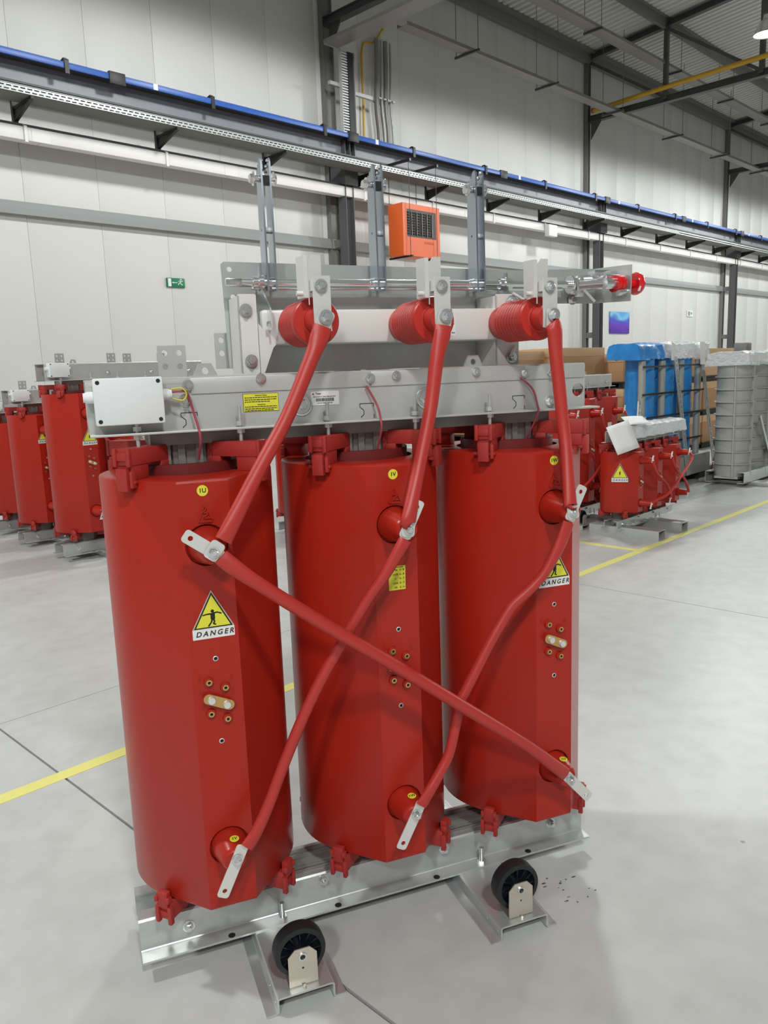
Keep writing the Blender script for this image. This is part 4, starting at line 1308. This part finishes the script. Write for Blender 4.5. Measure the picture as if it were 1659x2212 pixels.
# white frame tube
TFY = 0.245
t_ = MB().box((0.205, TFY, 1.2835 + h), (0.915, 0.305, 1.367 + h), bev=0.009)
sw(t_, 'frame_tube', M['cream'])
mb = MB().box((0.694, TFY - 0.0006, 1.297 + h), (0.724, TFY - 0.0001, 1.349 + h), 0)
for q, (a, b_) in enumerate(((0.008, 0.020), (0.003, 0.026), (0.003, 0.026), (0.006, 0.022), (0.004, 0.013), (0.018, 0.026))):
    z = 1.342 - q * 0.0075
    x = a
    while x < b_:
        mb.box((0.694 + x, TFY - 0.0011, z - 0.0017 + h), (0.694 + x + 0.002, TFY - 0.0005, z + 0.0017 + h), 1); x += 0.0034
sw(mb, 'type_label', [M['paper'], M['ink']], lab_='small white type label')
# end brackets
for sg in (1, -1):
    mb = MB()
    if sg > 0:
        mb.plate(rrect(0.150, 1.2165 + h, 0.195, 1.404 + h, 0.004), [], (0, 0.248, 0), X_, Z_, 0.004)
        mb.box((0.150, 0.248, 1.2165 + h), (0.154, BP - 0.004, 1.40 + h))
        mb.plate([(0.196, 1.2165 + h), (0.196, 1.335 + h), (0.238, 1.285 + h), (0.230, 1.277 + h), (0.205, 1.2165 + h)][::-1], [], (0, TFY - 0.001, 0), X_, Z_, 0.004)
    else:
        mb.plate(rrect(0.848, 1.2165 + h, 0.917, 1.404 + h, 0.004), [], (0, 0.248, 0), X_, Z_, 0.004)
        mb.box((0.848, 0.248, 1.2165 + h), (0.852, BP - 0.004, 1.40 + h))
    e = sw(mb, 'end_bracket', M['cream'])
    for bx, bz in (((0.168, 1.366), (0.174, 1.247)) if sg > 0 else ((0.893, 1.385), (0.893, 1.236))):
        sw(MB().hexbolt((bx, 0.244, bz + h), (0, -1, 0), 0.0105, 0.009, stud=0.006), 'bracket_bolt', M['bright'], e)
# shaft and its bearings
SY, SZ = 0.315, 1.437 + h
mb = MB().cyl((0.172, SY, SZ), (1.15, SY, SZ), 0.0102, 20)
mb.box((0.1365, SY - 0.0105, SZ - 0.0095), (0.176, SY + 0.004, SZ + 0.0095), bev=0.001)
mb.cyl((0.20, SY - 0.002, SZ - 0.0135), (1.10, SY - 0.002, SZ - 0.0135), 0.0038, 10)
sw(mb, 'shaft', M['bright'])
for x, top in ((0.224, 1.475), (0.915, 1.470)):
    mb = MB().plate([(SY - 0.105, 1.318 + h), (SY - 0.045, 1.315 + h), (SY + 0.030, 1.372 + h), (SY + 0.018, 1.455 + h), (SY + 0.008, top + h), (SY - 0.012, top - 0.004 + h), (SY - 0.020, 1.42 + h), (SY - 0.095, 1.37 + h)][::-1], [], (x, 0, 0), Y_, V((0, 0, -1)) * -1, 0.004)
    mb.lathe([(0.020, -0.006), (0.020, 0.006), (0.0105, 0.006)], (x, SY, SZ), X_, 20)
    mb.lathe([(0.015, 0.006), (0.015, 0.018)], (x, SY, SZ), X_, 18)
    mb.lathe([(0.015, -0.020), (0.015, -0.006)], (x, SY, SZ), X_, 18)
    b_ = sw(mb, 'bearing_plate', M['bright'])
    for yy in (-0.092, -0.062):
        sw(MB().hexbolt((x - 0.003, SY + yy, 1.332 + h), (-1, 0, 0), 0.007, 0.007), 'bearing_bolt', M['bright'], b_)
# three pairs of upright blades
for i in range(3):
    x = (0.2480, 0.5375, 0.8265)[i]
    kb = MB()
    for s in (-1, 1):
        xx = x + s * 0.0105
        outl = [(-0.028, -0.020), (0.024, -0.020), (0.026, 0.13), (0.023, 0.262), (0.017, 0.270), (0.012, 0.264), (0.006, 0.278), (-0.001, 0.272), (-0.007, 0.287), (-0.018, 0.290), (-0.024, 0.278)]
        kb.plate([(SY + p[0], SZ + p[1]) for p in outl], [circ(SY, SZ + 0.125, 0.003, 8)], (xx + 0.002, 0, 0), Y_, Z_, 0.0045)
    k_ = sw(kb, 'knife_blade', M['blade'])
    zt = SZ + 0.243
    mb = MB().cyl((x - 0.032, SY - 0.006, zt), (x + 0.030, SY - 0.006, zt), 0.0045, 10)
    mb.hexbolt((x - 0.027, SY - 0.006, zt), (-1, 0, 0), 0.0115, 0.009); mb.hexbolt((x + 0.023, SY - 0.006, zt), (1, 0, 0), 0.0105, 0.005)
    for q in range(4):
        mb.lathe([(0.0088, 0), (0.0088, 0.0022)], (x - 0.0165 - q * 0.0030, SY - 0.006, zt), X_, 12)
    for s in (-1, 1):
        for q in range(3):
            mb.lathe([(0.0, -0.0045), (0.0034, -0.0034), (0.0045, 0.0), (0.0034, 0.0034), (0.0, 0.0045)], (x + s * 0.0075, SY + 0.014 - q * 0.014, SZ + 0.264 + q * 0.010), X_, 8, cap=False)
    sw(mb, 'spring_bolt', M['bright'], k_)
    sw(MB().box((x - 0.0085, SY - 0.020, zt - 0.010), (x + 0.0085, SY + 0.018, zt + 0.006)), 'black_spacer', M['rubber'], k_)
    sw(MB().lathe([(0.0075, -0.0085), (0.0075, 0.0085)], (x, SY, SZ + 0.125), X_, 14), 'white_spacer', M['white'], k_)
    mb = MB().lathe([(0.0125, -0.026), (0.0125, -0.016), (0.0148, -0.016), (0.0148, -0.009), (0.0125, -0.009), (0.0125, 0.010)], (x, SY, SZ), X_, 18)
    mb.hexbolt((x - 0.002, SY - 0.006, SZ - 0.011), (0, 0, -1), 0.0052, 0.007, washer=False)
    sw(mb, 'shaft_collar', M['bright'], k_)
# three insulators with their contact plates
for i in range(3):
    x = PX[i]
    z = 1.327 + h
    prof = [(0.043, 0.0), (0.045, 0.012), (0.047, 0.036), (0.0475, 0.040)]
    for q in range(9):
        y = 0.040 + q * 0.0138
        prof += [(0.0465, y), (0.0525, y + 0.0034), (0.0525, y + 0.0072), (0.0465, y + 0.0106)]
    prof += [(0.052, 0.164), (0.054, 0.166), (0.054, 0.180), (0.0515, 0.184), (0.034, 0.185), (0.031, 0.188), (0.029, 0.2285), (0.0, 0.229)]
    ins = sw(MB().lathe(prof, (x, TFY, z), (0, -1, 0), 40, cap=False), 'insulator', M['insul'])
    mb = MB().plate(rrect(x - 0.0200, 1.302 + h, x + 0.0200, 1.4195 + h, 0.002), [], (0, 0.0125, 0), X_, Z_, 0.003)
    sw(mb, 'contact_plate', M['tin'], ins)
    mb = MB()
    jx = x - 0.021
    mb.plate([(jx, 1.385 + h), (jx + 0.029, 1.385 + h), (jx + 0.029, 1.466 + h), (jx + 0.009, 1.466 + h), (jx + 0.004, 1.458 + h), (jx - 0.002, 1.454 + h), (jx - 0.002, 1.36 + h), (jx, 1.36 + h)], [], (0, 0.036, 0), X_, Z_, 0.003)
    mb.sheet([(jx - 0.002, 0.036), (jx - 0.010, 0.037), (jx - 0.016, 0.072)], 0.003, (0, 0, 1.375 + h), X_, Y_, 0.089)
    mb.cyl((jx - 0.026, 0.048, 1.385 + h), (jx - 0.010, 0.048, 1.385 + h), 0.0055, 12)
    mb.box((jx, 0.0155, 1.388 + h), (jx + 0.03, 0.034, 1.412 + h))
    sw(mb, 'contact_jaw', M['tin'], ins)
    sw(MB().hexbolt((x - 0.002, 0.0095, 1.398 + h), (0, -1, 0), 0.0098, 0.008, stud=0.004), 'contact_bolt', M['bright'], ins)
    sw(MB().hexbolt((x + 0.0045, 0.003, 1.331 + h), (0, -1, 0), 0.0112, 0.009, stud=0.005), 'contact_bolt', M['bright'], ins)
    P = CB[('c1', 'c2', 'c3')[i]]
    d = V(P[1]) - V((x + 0.0045, 0, 1.331))
    lugplate(CAB[('c1', 'c2', 'c3')[i]], (x + 0.0045, 0.0055, 1.331), (d.x, d.z), 0.016, 0.034, 0.036, hole=False)
# push rods beside the right insulator, thin pink wire
sw(MB().tube([(0.895, 0.24, 1.405 + h), (0.93, 0.235, 1.385 + h), (0.955, 0.235, 1.365 + h)], 0.004, 8), 'push_rod', M['cream'])
sw(MB().tube([(0.900, 0.24, 1.266 + h), (0.884, 0.235, 1.238 + h)], 0.005, 8), 'push_rod', M['cream'])
sw(MB().tube([(0.655, 0.31, 1.425 + h), (0.64, 0.29, 1.412 + h), (0.632, 0.27, 1.392 + h), (0.630, 0.26, 1.365 + h)], 0.004, 8), 'thin_wire', M['pink'])
# drive: universal joint, lever and red knob
KY, KZ = 0.225, 1.430 + h
mb = MB().lathe([(0.025, 0), (0.025, 0.007), (0.019, 0.009), (0.019, 0.026), (0.025, 0.028), (0.025, 0.036)], (1.125, SY, SZ), X_, 20)
mb.box((1.135, SY - 0.026, SZ - 0.036), (1.157, SY - 0.012, SZ + 0.004), bev=0.002)
mb.box((1.135, SY + 0.006, SZ - 0.026), (1.157, SY + 0.022, SZ + 0.020), bev=0.002)
sw(mb, 'shaft_coupling', M['bright'])
mb = MB().tube([(1.155, SY, SZ + 0.010), (1.19, SY - 0.02, SZ + 0.012), (1.215, SY - 0.04, SZ + 0.016)], 0.015, 12)
mb.box((1.18, SY - 0.045, SZ + 0.015), (1.235, SY - 0.01, SZ + 0.036), bev=0.002)
mb.tube([(1.15, SY - 0.02, SZ - 0.006), (1.18, SY - 0.06, SZ - 0.006), (1.20, KY, KZ)], 0.014, 14)
mb.cyl((1.20, KY + 0.025, KZ + 0.018), (1.248, KY + 0.025, KZ + 0.018), 0.010, 14)
mb.cyl((1.18, KY, KZ), (1.215, KY, KZ), 0.015, 16)
mb.bar((1.155, SY - 0.02, SZ - 0.012), (1.185, SY - 0.04, SZ - 0.052), 0.022, 0.007)
mb.cyl((1.215, KY - 0.012, KZ - 0.026), (1.248, KY - 0.012, KZ - 0.022), 0.009, 12)
mb.hexbolt((1.165, BP - 0.004, 1.398 + h), (0, -1, 0), 0.010, 0.010)
sw(mb, 'drive_linkage', M['bright'])
mb = MB().lathe([(0.0235, 0), (0.0235, 0.013), (0.0215, 0.014), (0.0215, 0.016), (0.0235, 0.017), (0.0235, 0.027), (0.013, 0.028), (0.013, 0.08)], (1.210, KY, KZ), X_, 24)
sw(mb, 'red_collar', M['knob'])
mb = MB().lathe([(0.010, -0.012), (0.012, 0.0), (0.028, 0.001), (0.0315, 0.008), (0.031, 0.014), (0.027, 0.023), (0.017, 0.030), (0.0, 0.032)], (1.276, KY, KZ), X_, 32, cap=False)
kn = sw(mb, 'handle_knob', M['knob'], lab_='glossy red mushroom knob')
sw(MB().obox((1.279, KY - 0.026, KZ - 0.016), V((0, 1, 0)), V((0.3, 0, 1)), X_, 0.006, 0.014, 0.004), 'knob_mark', M['white'], kn)

# ================================================================== TRANSFORMERS IN THE BACKGROUND
def dress(cs, k, H, dot=True, zs=0.68, W=0.1, which=(0, 2)):
    for i in which:
        danger_mesh(W, False).build('danger_sign', DM, cs[i], loc=(0, 0, zs))


def delta_cables(t, k, H, S, r, L=1.25, upper=True):
    zu, zl = 0.21 * k + 0.8586 * H, 0.21 * k + 0.1535 * H
    yb = -0.083 * k * L
    def cab(i, j):
        a = V((i * S, yb, zu)); b_ = V((j * S, yb, zl))
        d = b_ - a
        pts = [a, a + V((0.06 * d.x, -0.004, -0.10 * H)), a + d * 0.35 + V((-0.03 * k, 0.0, 0)), a + d * 0.65 + V((0.02 * k, -0.01, 0.01)), b_ + V((0, 0, 0.03)), b_]
        if abs(i - j) == 2:
            pts = [a, a + V((-0.02 * k, -0.03, -0.10 * H)), a + d * 0.4 + V((0, -0.06, -0.02)), a + d * 0.75 + V((0, -0.06, -0.02)), b_ + V((0.04 * k, -0.01, 0.02)), b_]
        o = MB().tube(pts, r, 10, sub=5).build('cable', M['cable'], t)
    cab(0, 1); cab(1, 2); cab(2, 0)
    l0 = None
    for i in range(3):
        for z, s in ((zu, 1), (zl, -1)):
            if l0 is None:
                l0 = MB().plate([(-0.012 * k, -0.02 * k), (0.012 * k, -0.02 * k), (0.012 * k, 0.055 * k), (-0.012 * k, 0.055 * k)], [circ(0, 0.035 * k, 0.006 * k, 8)], (0, 0, 0), X_, V((0.4, 0, 1)), 0.004, 0)
                l0.hexbolt((0, 0, 0), (0, -1, 0), 0.009 * k, 0.01 * k)
                l0 = l0.build('link_plate', M['tin'], t, loc=(i * S, yb, z))
            else:
                inst(l0, (i * S, yb, z), t, None if s > 0 else (0, PI, 0))


GRP = 'red transformers in the left row'
rowinfo = [((1.945, 4.62), 1.10, 1.10, 'red transformer in the left row, nearest one, directly behind the terminal box'),
           ((1.960, 5.50), 1.0, 0.945, 'red transformer in the left row, middle one of the three'),
           ((2.02, 6.30), 1.0, 0.85, 'red transformer in the left row, farthest one at the left edge of the photo')]
for p, k, H, l_ in rowinfo:
    T_, cs, _z, _b = make_transformer('dry_type_transformer', l_, (p[0], p[1], 0), 0, k=k, H=H, group=GRP)
    dress(cs, k, H, zs=0.66 * H if k > 1 else 0.77 * H, W=0.115, which=(0, 1, 2))
    delta_cables(T_, k, H, SP * k, 0.012, 1.25)

# small one in front of the boxes, with its film cover and papers
kS, HS = 0.79, 0.50
T_, cs, ZS, _b = make_transformer('dry_type_transformer', 'small low red transformer beside the yellow line, its top beam under clear film', (5.15, 1.59, 0.035), 0, k=kS, H=HS, bL=1.5, skids=[(-0.06, -0.22), (0.36, -0.22)])
danger_mesh(0.125, False).build('danger_sign', DM, cs[0], loc=(-(0.199 * kS + 0.003) * math.sin(math.radians(62)), YC * kS - (0.199 * kS + 0.003) * math.cos(math.radians(62)), 0.29), rot=(0, 0, math.radians(-62)))
delta_cables(T_, kS, HS, SP * kS, 0.0115, 1.5)
# tall one behind it
kT, HT = 0.93, 0.92
T2, cs2, ZT, _b = make_transformer('dry_type_transformer', 'tall red transformer standing behind the small one, right of the front transformer', (5.03, 2.205, 0), 0, k=kT, H=HT)
delta_cables(T2, kT, HT, SP * kT, 0.012, 1.25)
# cable end with a big lug hanging loose from the switch side of the tall transformer
T3, cs3, _z, _b = make_transformer('dry_type_transformer', 'red transformer glimpsed between the left and middle coil of the front one', (3.62, 3.9, 0), 0, k=0.95, H=0.92)
delta_cables(T3, 0.95, 0.92, SP * 0.95, 0.012, 1.25)


def crumple(x0, x1, y0, y1, z0, z1, amp, nx=26, ny=10, flare=0.02):
    """crumpled film draped over a bar: skirt, top, skirt"""
    mb = MB(); vs = []; fs = []
    prof = []
    for q in range(ny + 1):
        u = q / ny
        if u < 0.35: prof.append((y0 - flare * (1 - u / 0.35), z0 + (z1 - z0) * u / 0.35))
        elif u < 0.65: prof.append((y0 + (y1 - y0) * (u - 0.35) / 0.3, z1))
        else: prof.append((y1 + flare * (u - 0.65) / 0.35, z1 - (z1 - z0) * (u - 0.65) / 0.35))
    for i in range(nx + 1):
        x = x0 + (x1 - x0) * i / nx
        for y, z in prof:
            vs.append((x + random.uniform(-amp, amp), y + random.uniform(-amp, amp), z + random.uniform(-amp, amp) * 0.8))
    m_ = ny + 1
    for i in range(nx):
        for q in range(ny):
            fs.append((i * m_ + q, (i + 1) * m_ + q, (i + 1) * m_ + q + 1, i * m_ + q + 1))
    for i in (0, nx):
        fs.append(tuple(i * m_ + q for q in range(m_)))
    return mb.add(vs, fs)


b = (5.5, 1.71, 0.76)
t = tag(crumple(5.07, 6.11, 1.66, 1.83, 0.805, 0.91, 0.008).build('film_cover', M['clear'], base=b, loc=b), 'crumpled clear film over the top beam of the small transformer', 'plastic film')
b = (5.6, 2.0, 0.9)
for (p, u, v_, w_, h_, l_) in (((4.95, 1.65, 0.83), (0.75, -0.5, 0.25), (0.35, 0.1, 0.9), 0.20, 0.24, 'white paper sheet hanging at the left end of the small transformer'),
                              ((5.24, 1.69, 0.945), (0.8, -0.5, 0.0), (0.35, 0.7, 0.35), 0.20, 0.15, 'white paper sheet lying on the top beam of the small transformer')):
    U = V(u).normalized(); W_ = V(v_); W_ = (W_ - U * W_.dot(U)).normalized()
    mb = MB(); vs = []
    for i in range(5):
        for j in range(5):
            c = V(p) + U * (w_ * (i / 4 - 0.5)) + W_ * (h_ * (j / 4 - 0.5)) + U.cross(W_) * (0.004 * math.sin(i * 0.9) + 0.003 * math.cos(j))
            vs.append(c)
    fs = [(i * 5 + j, (i + 1) * 5 + j, (i + 1) * 5 + j + 1, i * 5 + j + 1) for i in range(4) for j in range(4)]
    o = mb.add(vs, fs).build('paper_sheet', M['paper'], base=p, loc=p)
    so = o.modifiers.new('s', 'SOLIDIFY'); so.thickness = 0.001
    tag(o, l_, 'paper')

# ================================================================== BLUE WRAPPED UNIT, GREY MOULDS, CARTONS
b = (7.95, 2.7, 0)
t = thing('wrapped_unit', 'three tall columns wrapped in blue film between grey props, with a film hood on top', 'wrapped core', b)
for i, x in enumerate((7.33, 7.80, 8.27)):
    mb = MB(); pr = []
    q = 0.36
    while q < 1.46:
        pr.append((0.155 + random.uniform(-0.006, 0.006), q)); q += 0.045
    mb.lathe(pr, (x, 2.72, 0), Z_, 22)
    mb.build('film_column', M['film'], t, base=b)
for i, x in enumerate((7.10, 7.565, 8.035, 8.50)):
    MB().lathe([(0.038, 0.30), (0.038, 1.42)], (x, 2.58, 0), Z_, 14).build('grey_prop', M['mould'], t, base=b)
for z in (0.52, 0.82, 1.07, 1.36):
    MB().box((7.03, 2.528, z - 0.010), (8.57, 2.536, z + 0.010)).build('black_strap', M['clip'], t, base=b)
MB().box((7.0, 2.5, 0.09), (8.75, 2.95, 0.32), bev=0.01).build('base_block', M['mould'], t, base=b)
MB().box((6.98, 2.52, 0.0), (7.2, 2.9, 0.09)).box((8.5, 2.52, 0.0), (8.72, 2.9, 0.09)).build('base_foot', M['pallet'], t, base=b)
crumple(6.98, 7.7, 2.56, 2.9, 1.44, 1.61, 0.012, 14).build('blue_hood', M['film'], t, base=b)
crumple(7.55, 8.72, 2.545, 2.91, 1.44, 1.62, 0.012, 20).build('clear_hood', M['clear'], t, base=b)
def ladder(a, c, nm='perforated_brace'):
    a = V(a); c = V(c)
    mb = MB(); d = (c - a).normalized()
    for s in (-1, 1):
        o = X_ * 0.025 * s
        mb.bar(a + o, c + o, 0.014, 0.02)
    n = int((c - a).length / 0.06)
    for q in range(n + 1):
        p = a + d * (0.06 * q)
        mb.obox(p, X_, d, X_.cross(d), 0.05, 0.022, 0.012)
    mb.build(nm, M['zincd'], t, base=b)
ladder((7.72, 2.50, 1.45), (8.10, 2.48, 0.10))
ladder((8.47, 2.52, 1.42), (9.06, 2.58, 0.14))
ladder((7.06, 2.58, 1.0), (6.85, 2.5, 0.3))
MB().box((8.78, 2.52, 0.0), (9.2, 2.88, 0.14), bev=0.01).build('foot_block', M['mould'], t, base=b)
MB().plate([(0, 0), (0.13, 0.0), (0.13, 0.26), (0, 0.26)], [], (8.38, 2.50, 1.36), X_, V((-0.12, 0, 1)), 0.002).build('paper_tag', M['paper'], t, base=b)
MB().plate([(0, 0), (0.12, 0.0), (0.10, 0.17), (0, 0.2)], [], (7.62, 2.50, 1.42), X_, Z_, 0.002).build('paper_tag', M['paper'], t, base=b)
MB().tube([(8.96, 2.50, 0.42), (8.84, 2.49, 0.22), (8.72, 2.48, 0.05)], 0.006, 8).build('loose_cord', M['block'], t, base=b)

b = (8.6, 2.06, 0)
t = thing('moulded_unit', 'grey ribbed mould columns on a zinc channel base at the right edge', 'mould', b)
for i in range(3):
    x = 8.30 + 0.455 * i; y = 2.06; R = 0.195
    mb = MB().lathe([(R, 0.11), (R, 1.36)], (x, y, 0), Z_, 32)
    mb.lathe([(R * 0.98, 1.36), (R * 0.8, 1.38)], (x, y, 0), Z_, 30)
    mb.build('mould_column', M['mould'], t, base=b)
    for q in range(8):
        z = 0.25 + q * 0.138
        MB().lathe([(R, -0.006), (R + 0.022, -0.006), (R + 0.022, 0.006), (R, 0.006)], (x, y, z), Z_, 32, cap=False).build('hoop_rib', M['mould'], t, base=b)
    for a in (-100, -160, -40):
        c_, s_ = math.cos(math.radians(a)), math.sin(math.radians(a))
        MB().obox((x + c_ * (R + 0.013), y + s_ * (R + 0.013), 0.735), V((c_, s_, 0)), V((-s_, c_, 0)), Z_, 0.028, 0.014, 1.25).build('seam_flange', M['mould'], t, base=b)
crumple(8.05, 9.5, 1.84, 2.28, 1.335, 1.49, 0.014, 30).build('film_cover', M['clear'], t, base=b)
MB().box((8.42, 2.0, 1.47), (8.58, 2.15, 1.59), bev=0.02).build('top_fitting', M['steel'], t, base=b)
MB().sheet([(1.92, 0.045), (1.845, 0.045), (1.845, 0.165), (1.92, 0.165)], 0.006, (8.08, 0, 0), Y_, Z_, 1.6, r=0.01).build('base_channel', M['zinc'], t, base=b)
MB().sheet([(2.20, 0.045), (2.275, 0.045), (2.275, 0.165), (2.20, 0.165)], 0.006, (8.08, 0, 0), Y_, Z_, 1.6, r=0.01).build('base_channel', M['zinc'], t, base=b)
MB().box((8.12, 1.93, 0.085), (9.42, 2.19, 0.11)).build('base_plate', M['zincd'], t, base=b)
for x in (8.40, 9.3):
    MB().box((x - 0.09, 1.62, 0.0), (x + 0.09, 2.45, 0.042), bev=0.004).build('skid', M['zinc'], t, base=b)
MB().bar((8.42, 1.83, 0.78), (8.72, 1.78, 0.18), 0.03, 0.03).build('stay_rod', M['bright'], t, base=b)

# carton stacks by the wall: every carton a thing on its pallet slat
def carton(name, label, x0, x1, y0, y1, z0, z1, m='card', label2=False):
    b = ((x0 + x1) / 2, (y0 + y1) / 2, z0)
    t = thing(name, label, 'carton', b, 0, 'cartons stacked by the wall')
    MB().box((x0, y0, z0), (x1, y1, z1), bev=0.006).build('carton_body', M[m], t, base=b)
    MB().box((x0 - 0.006, y0 - 0.006, z1 - 0.10), (x1 + 0.006, y1 + 0.006, z1 + 0.012), bev=0.004).build('carton_lid', M['card2'], t, base=b)
    if label2:
        MB().box((x0 + 0.15, y0 - 0.004, z1 - 0.32), (x0 + 0.33, y0 - 0.0005, z1 - 0.14)).build('carton_label', M['paper'], t, base=b)


def slat(label, x0, x1, y0, y1, z0, z1):
    b = ((x0 + x1) / 2, (y0 + y1) / 2, z0)
    t = thing('pallet', label, 'pallet', b, 0, 'dark pallets between the cartons')
    MB().box((x0, y0, z1 - 0.018), (x1, y1, z1)).build('pallet_deck', M['pallet'], t, base=b)
    MB().box((x0, y0, z0), (x1, y1, z0 + 0.014)).build('pallet_bottom', M['pallet'], t, base=b)
    for q in range(3):
        y = y0 + (y1 - y0 - 0.1) * q / 2
        MB().box((x0 + 0.02, y + 0.02, z0 + 0.014), (x1 - 0.02, y + 0.08, z1 - 0.018)).build('pallet_bearer', M['pallet'], t, base=b)


stacks = [(6.6, 7.9, 4.3, 'behind the switch end of the front transformer, leftmost stack', 0.06),
          (7.95, 9.15, 4.15, 'second stack from the left, under the violet poster', 0.09),
          (9.2, 10.45, 3.9, 'third stack, just left of the blue wrapped columns', 0.0),
          (10.5, 11.8, 3.9, 'fourth stack, behind the blue wrapped columns', 0.0),
          (11.85, 13.2, 3.9, 'fifth stack, between the blue columns and the grey moulds', 0.05),
          (13.25, 14.6, 3.9, 'rightmost stack, behind the grey moulds', 0.0)]
for x0, x1, y0, where, dz in stacks:
    z = 0.0
    for lev, nm in enumerate(('lowest', 'middle', 'topmost')):
        slat('dark pallet under the %s carton, %s' % (nm, where), x0, x1, y0, y0 + 1.0, z, z + 0.09)
        hgt = 0.43 if lev < 2 else 0.37 + dz
        carton('carton', 'large brown carton, %s, %s' % (nm, where), x0 + 0.01, x1 - 0.01, y0 + 0.01, y0 + 0.99, z + 0.09, z + 0.09 + hgt, 'card' if lev < 2 or x0 < 11 else 'card2', lev == 1 and x0 > 8 and x0 < 10)
        z += 0.09 + hgt + 0.012
# scuffs and small litter on the floor
b = Rz @ V((0.85, -0.02, 0))
o = MB()
for q in range(16):
    x = 0.9 + random.uniform(-0.06, 0.08); y = -0.03 + random.uniform(-0.05, 0.08)
    o.plate([(x + p[0], y + p[1]) for p in circ(0, 0, random.uniform(0.002, 0.008), 7, random.uniform(0.001, 0.004))], [], (0, 0, 0.0006), X_, Y_, 0.0005)
o = o.build('paint_spatter', M['stain'], base=(0.9, -0.03, 0), loc=Rz @ V((0.9, -0.03, 0)), rot=(0, 0, ROT))
tag(o, 'dark spatter of spots on the floor right of the right wheel', 'stain', kind='stuff')
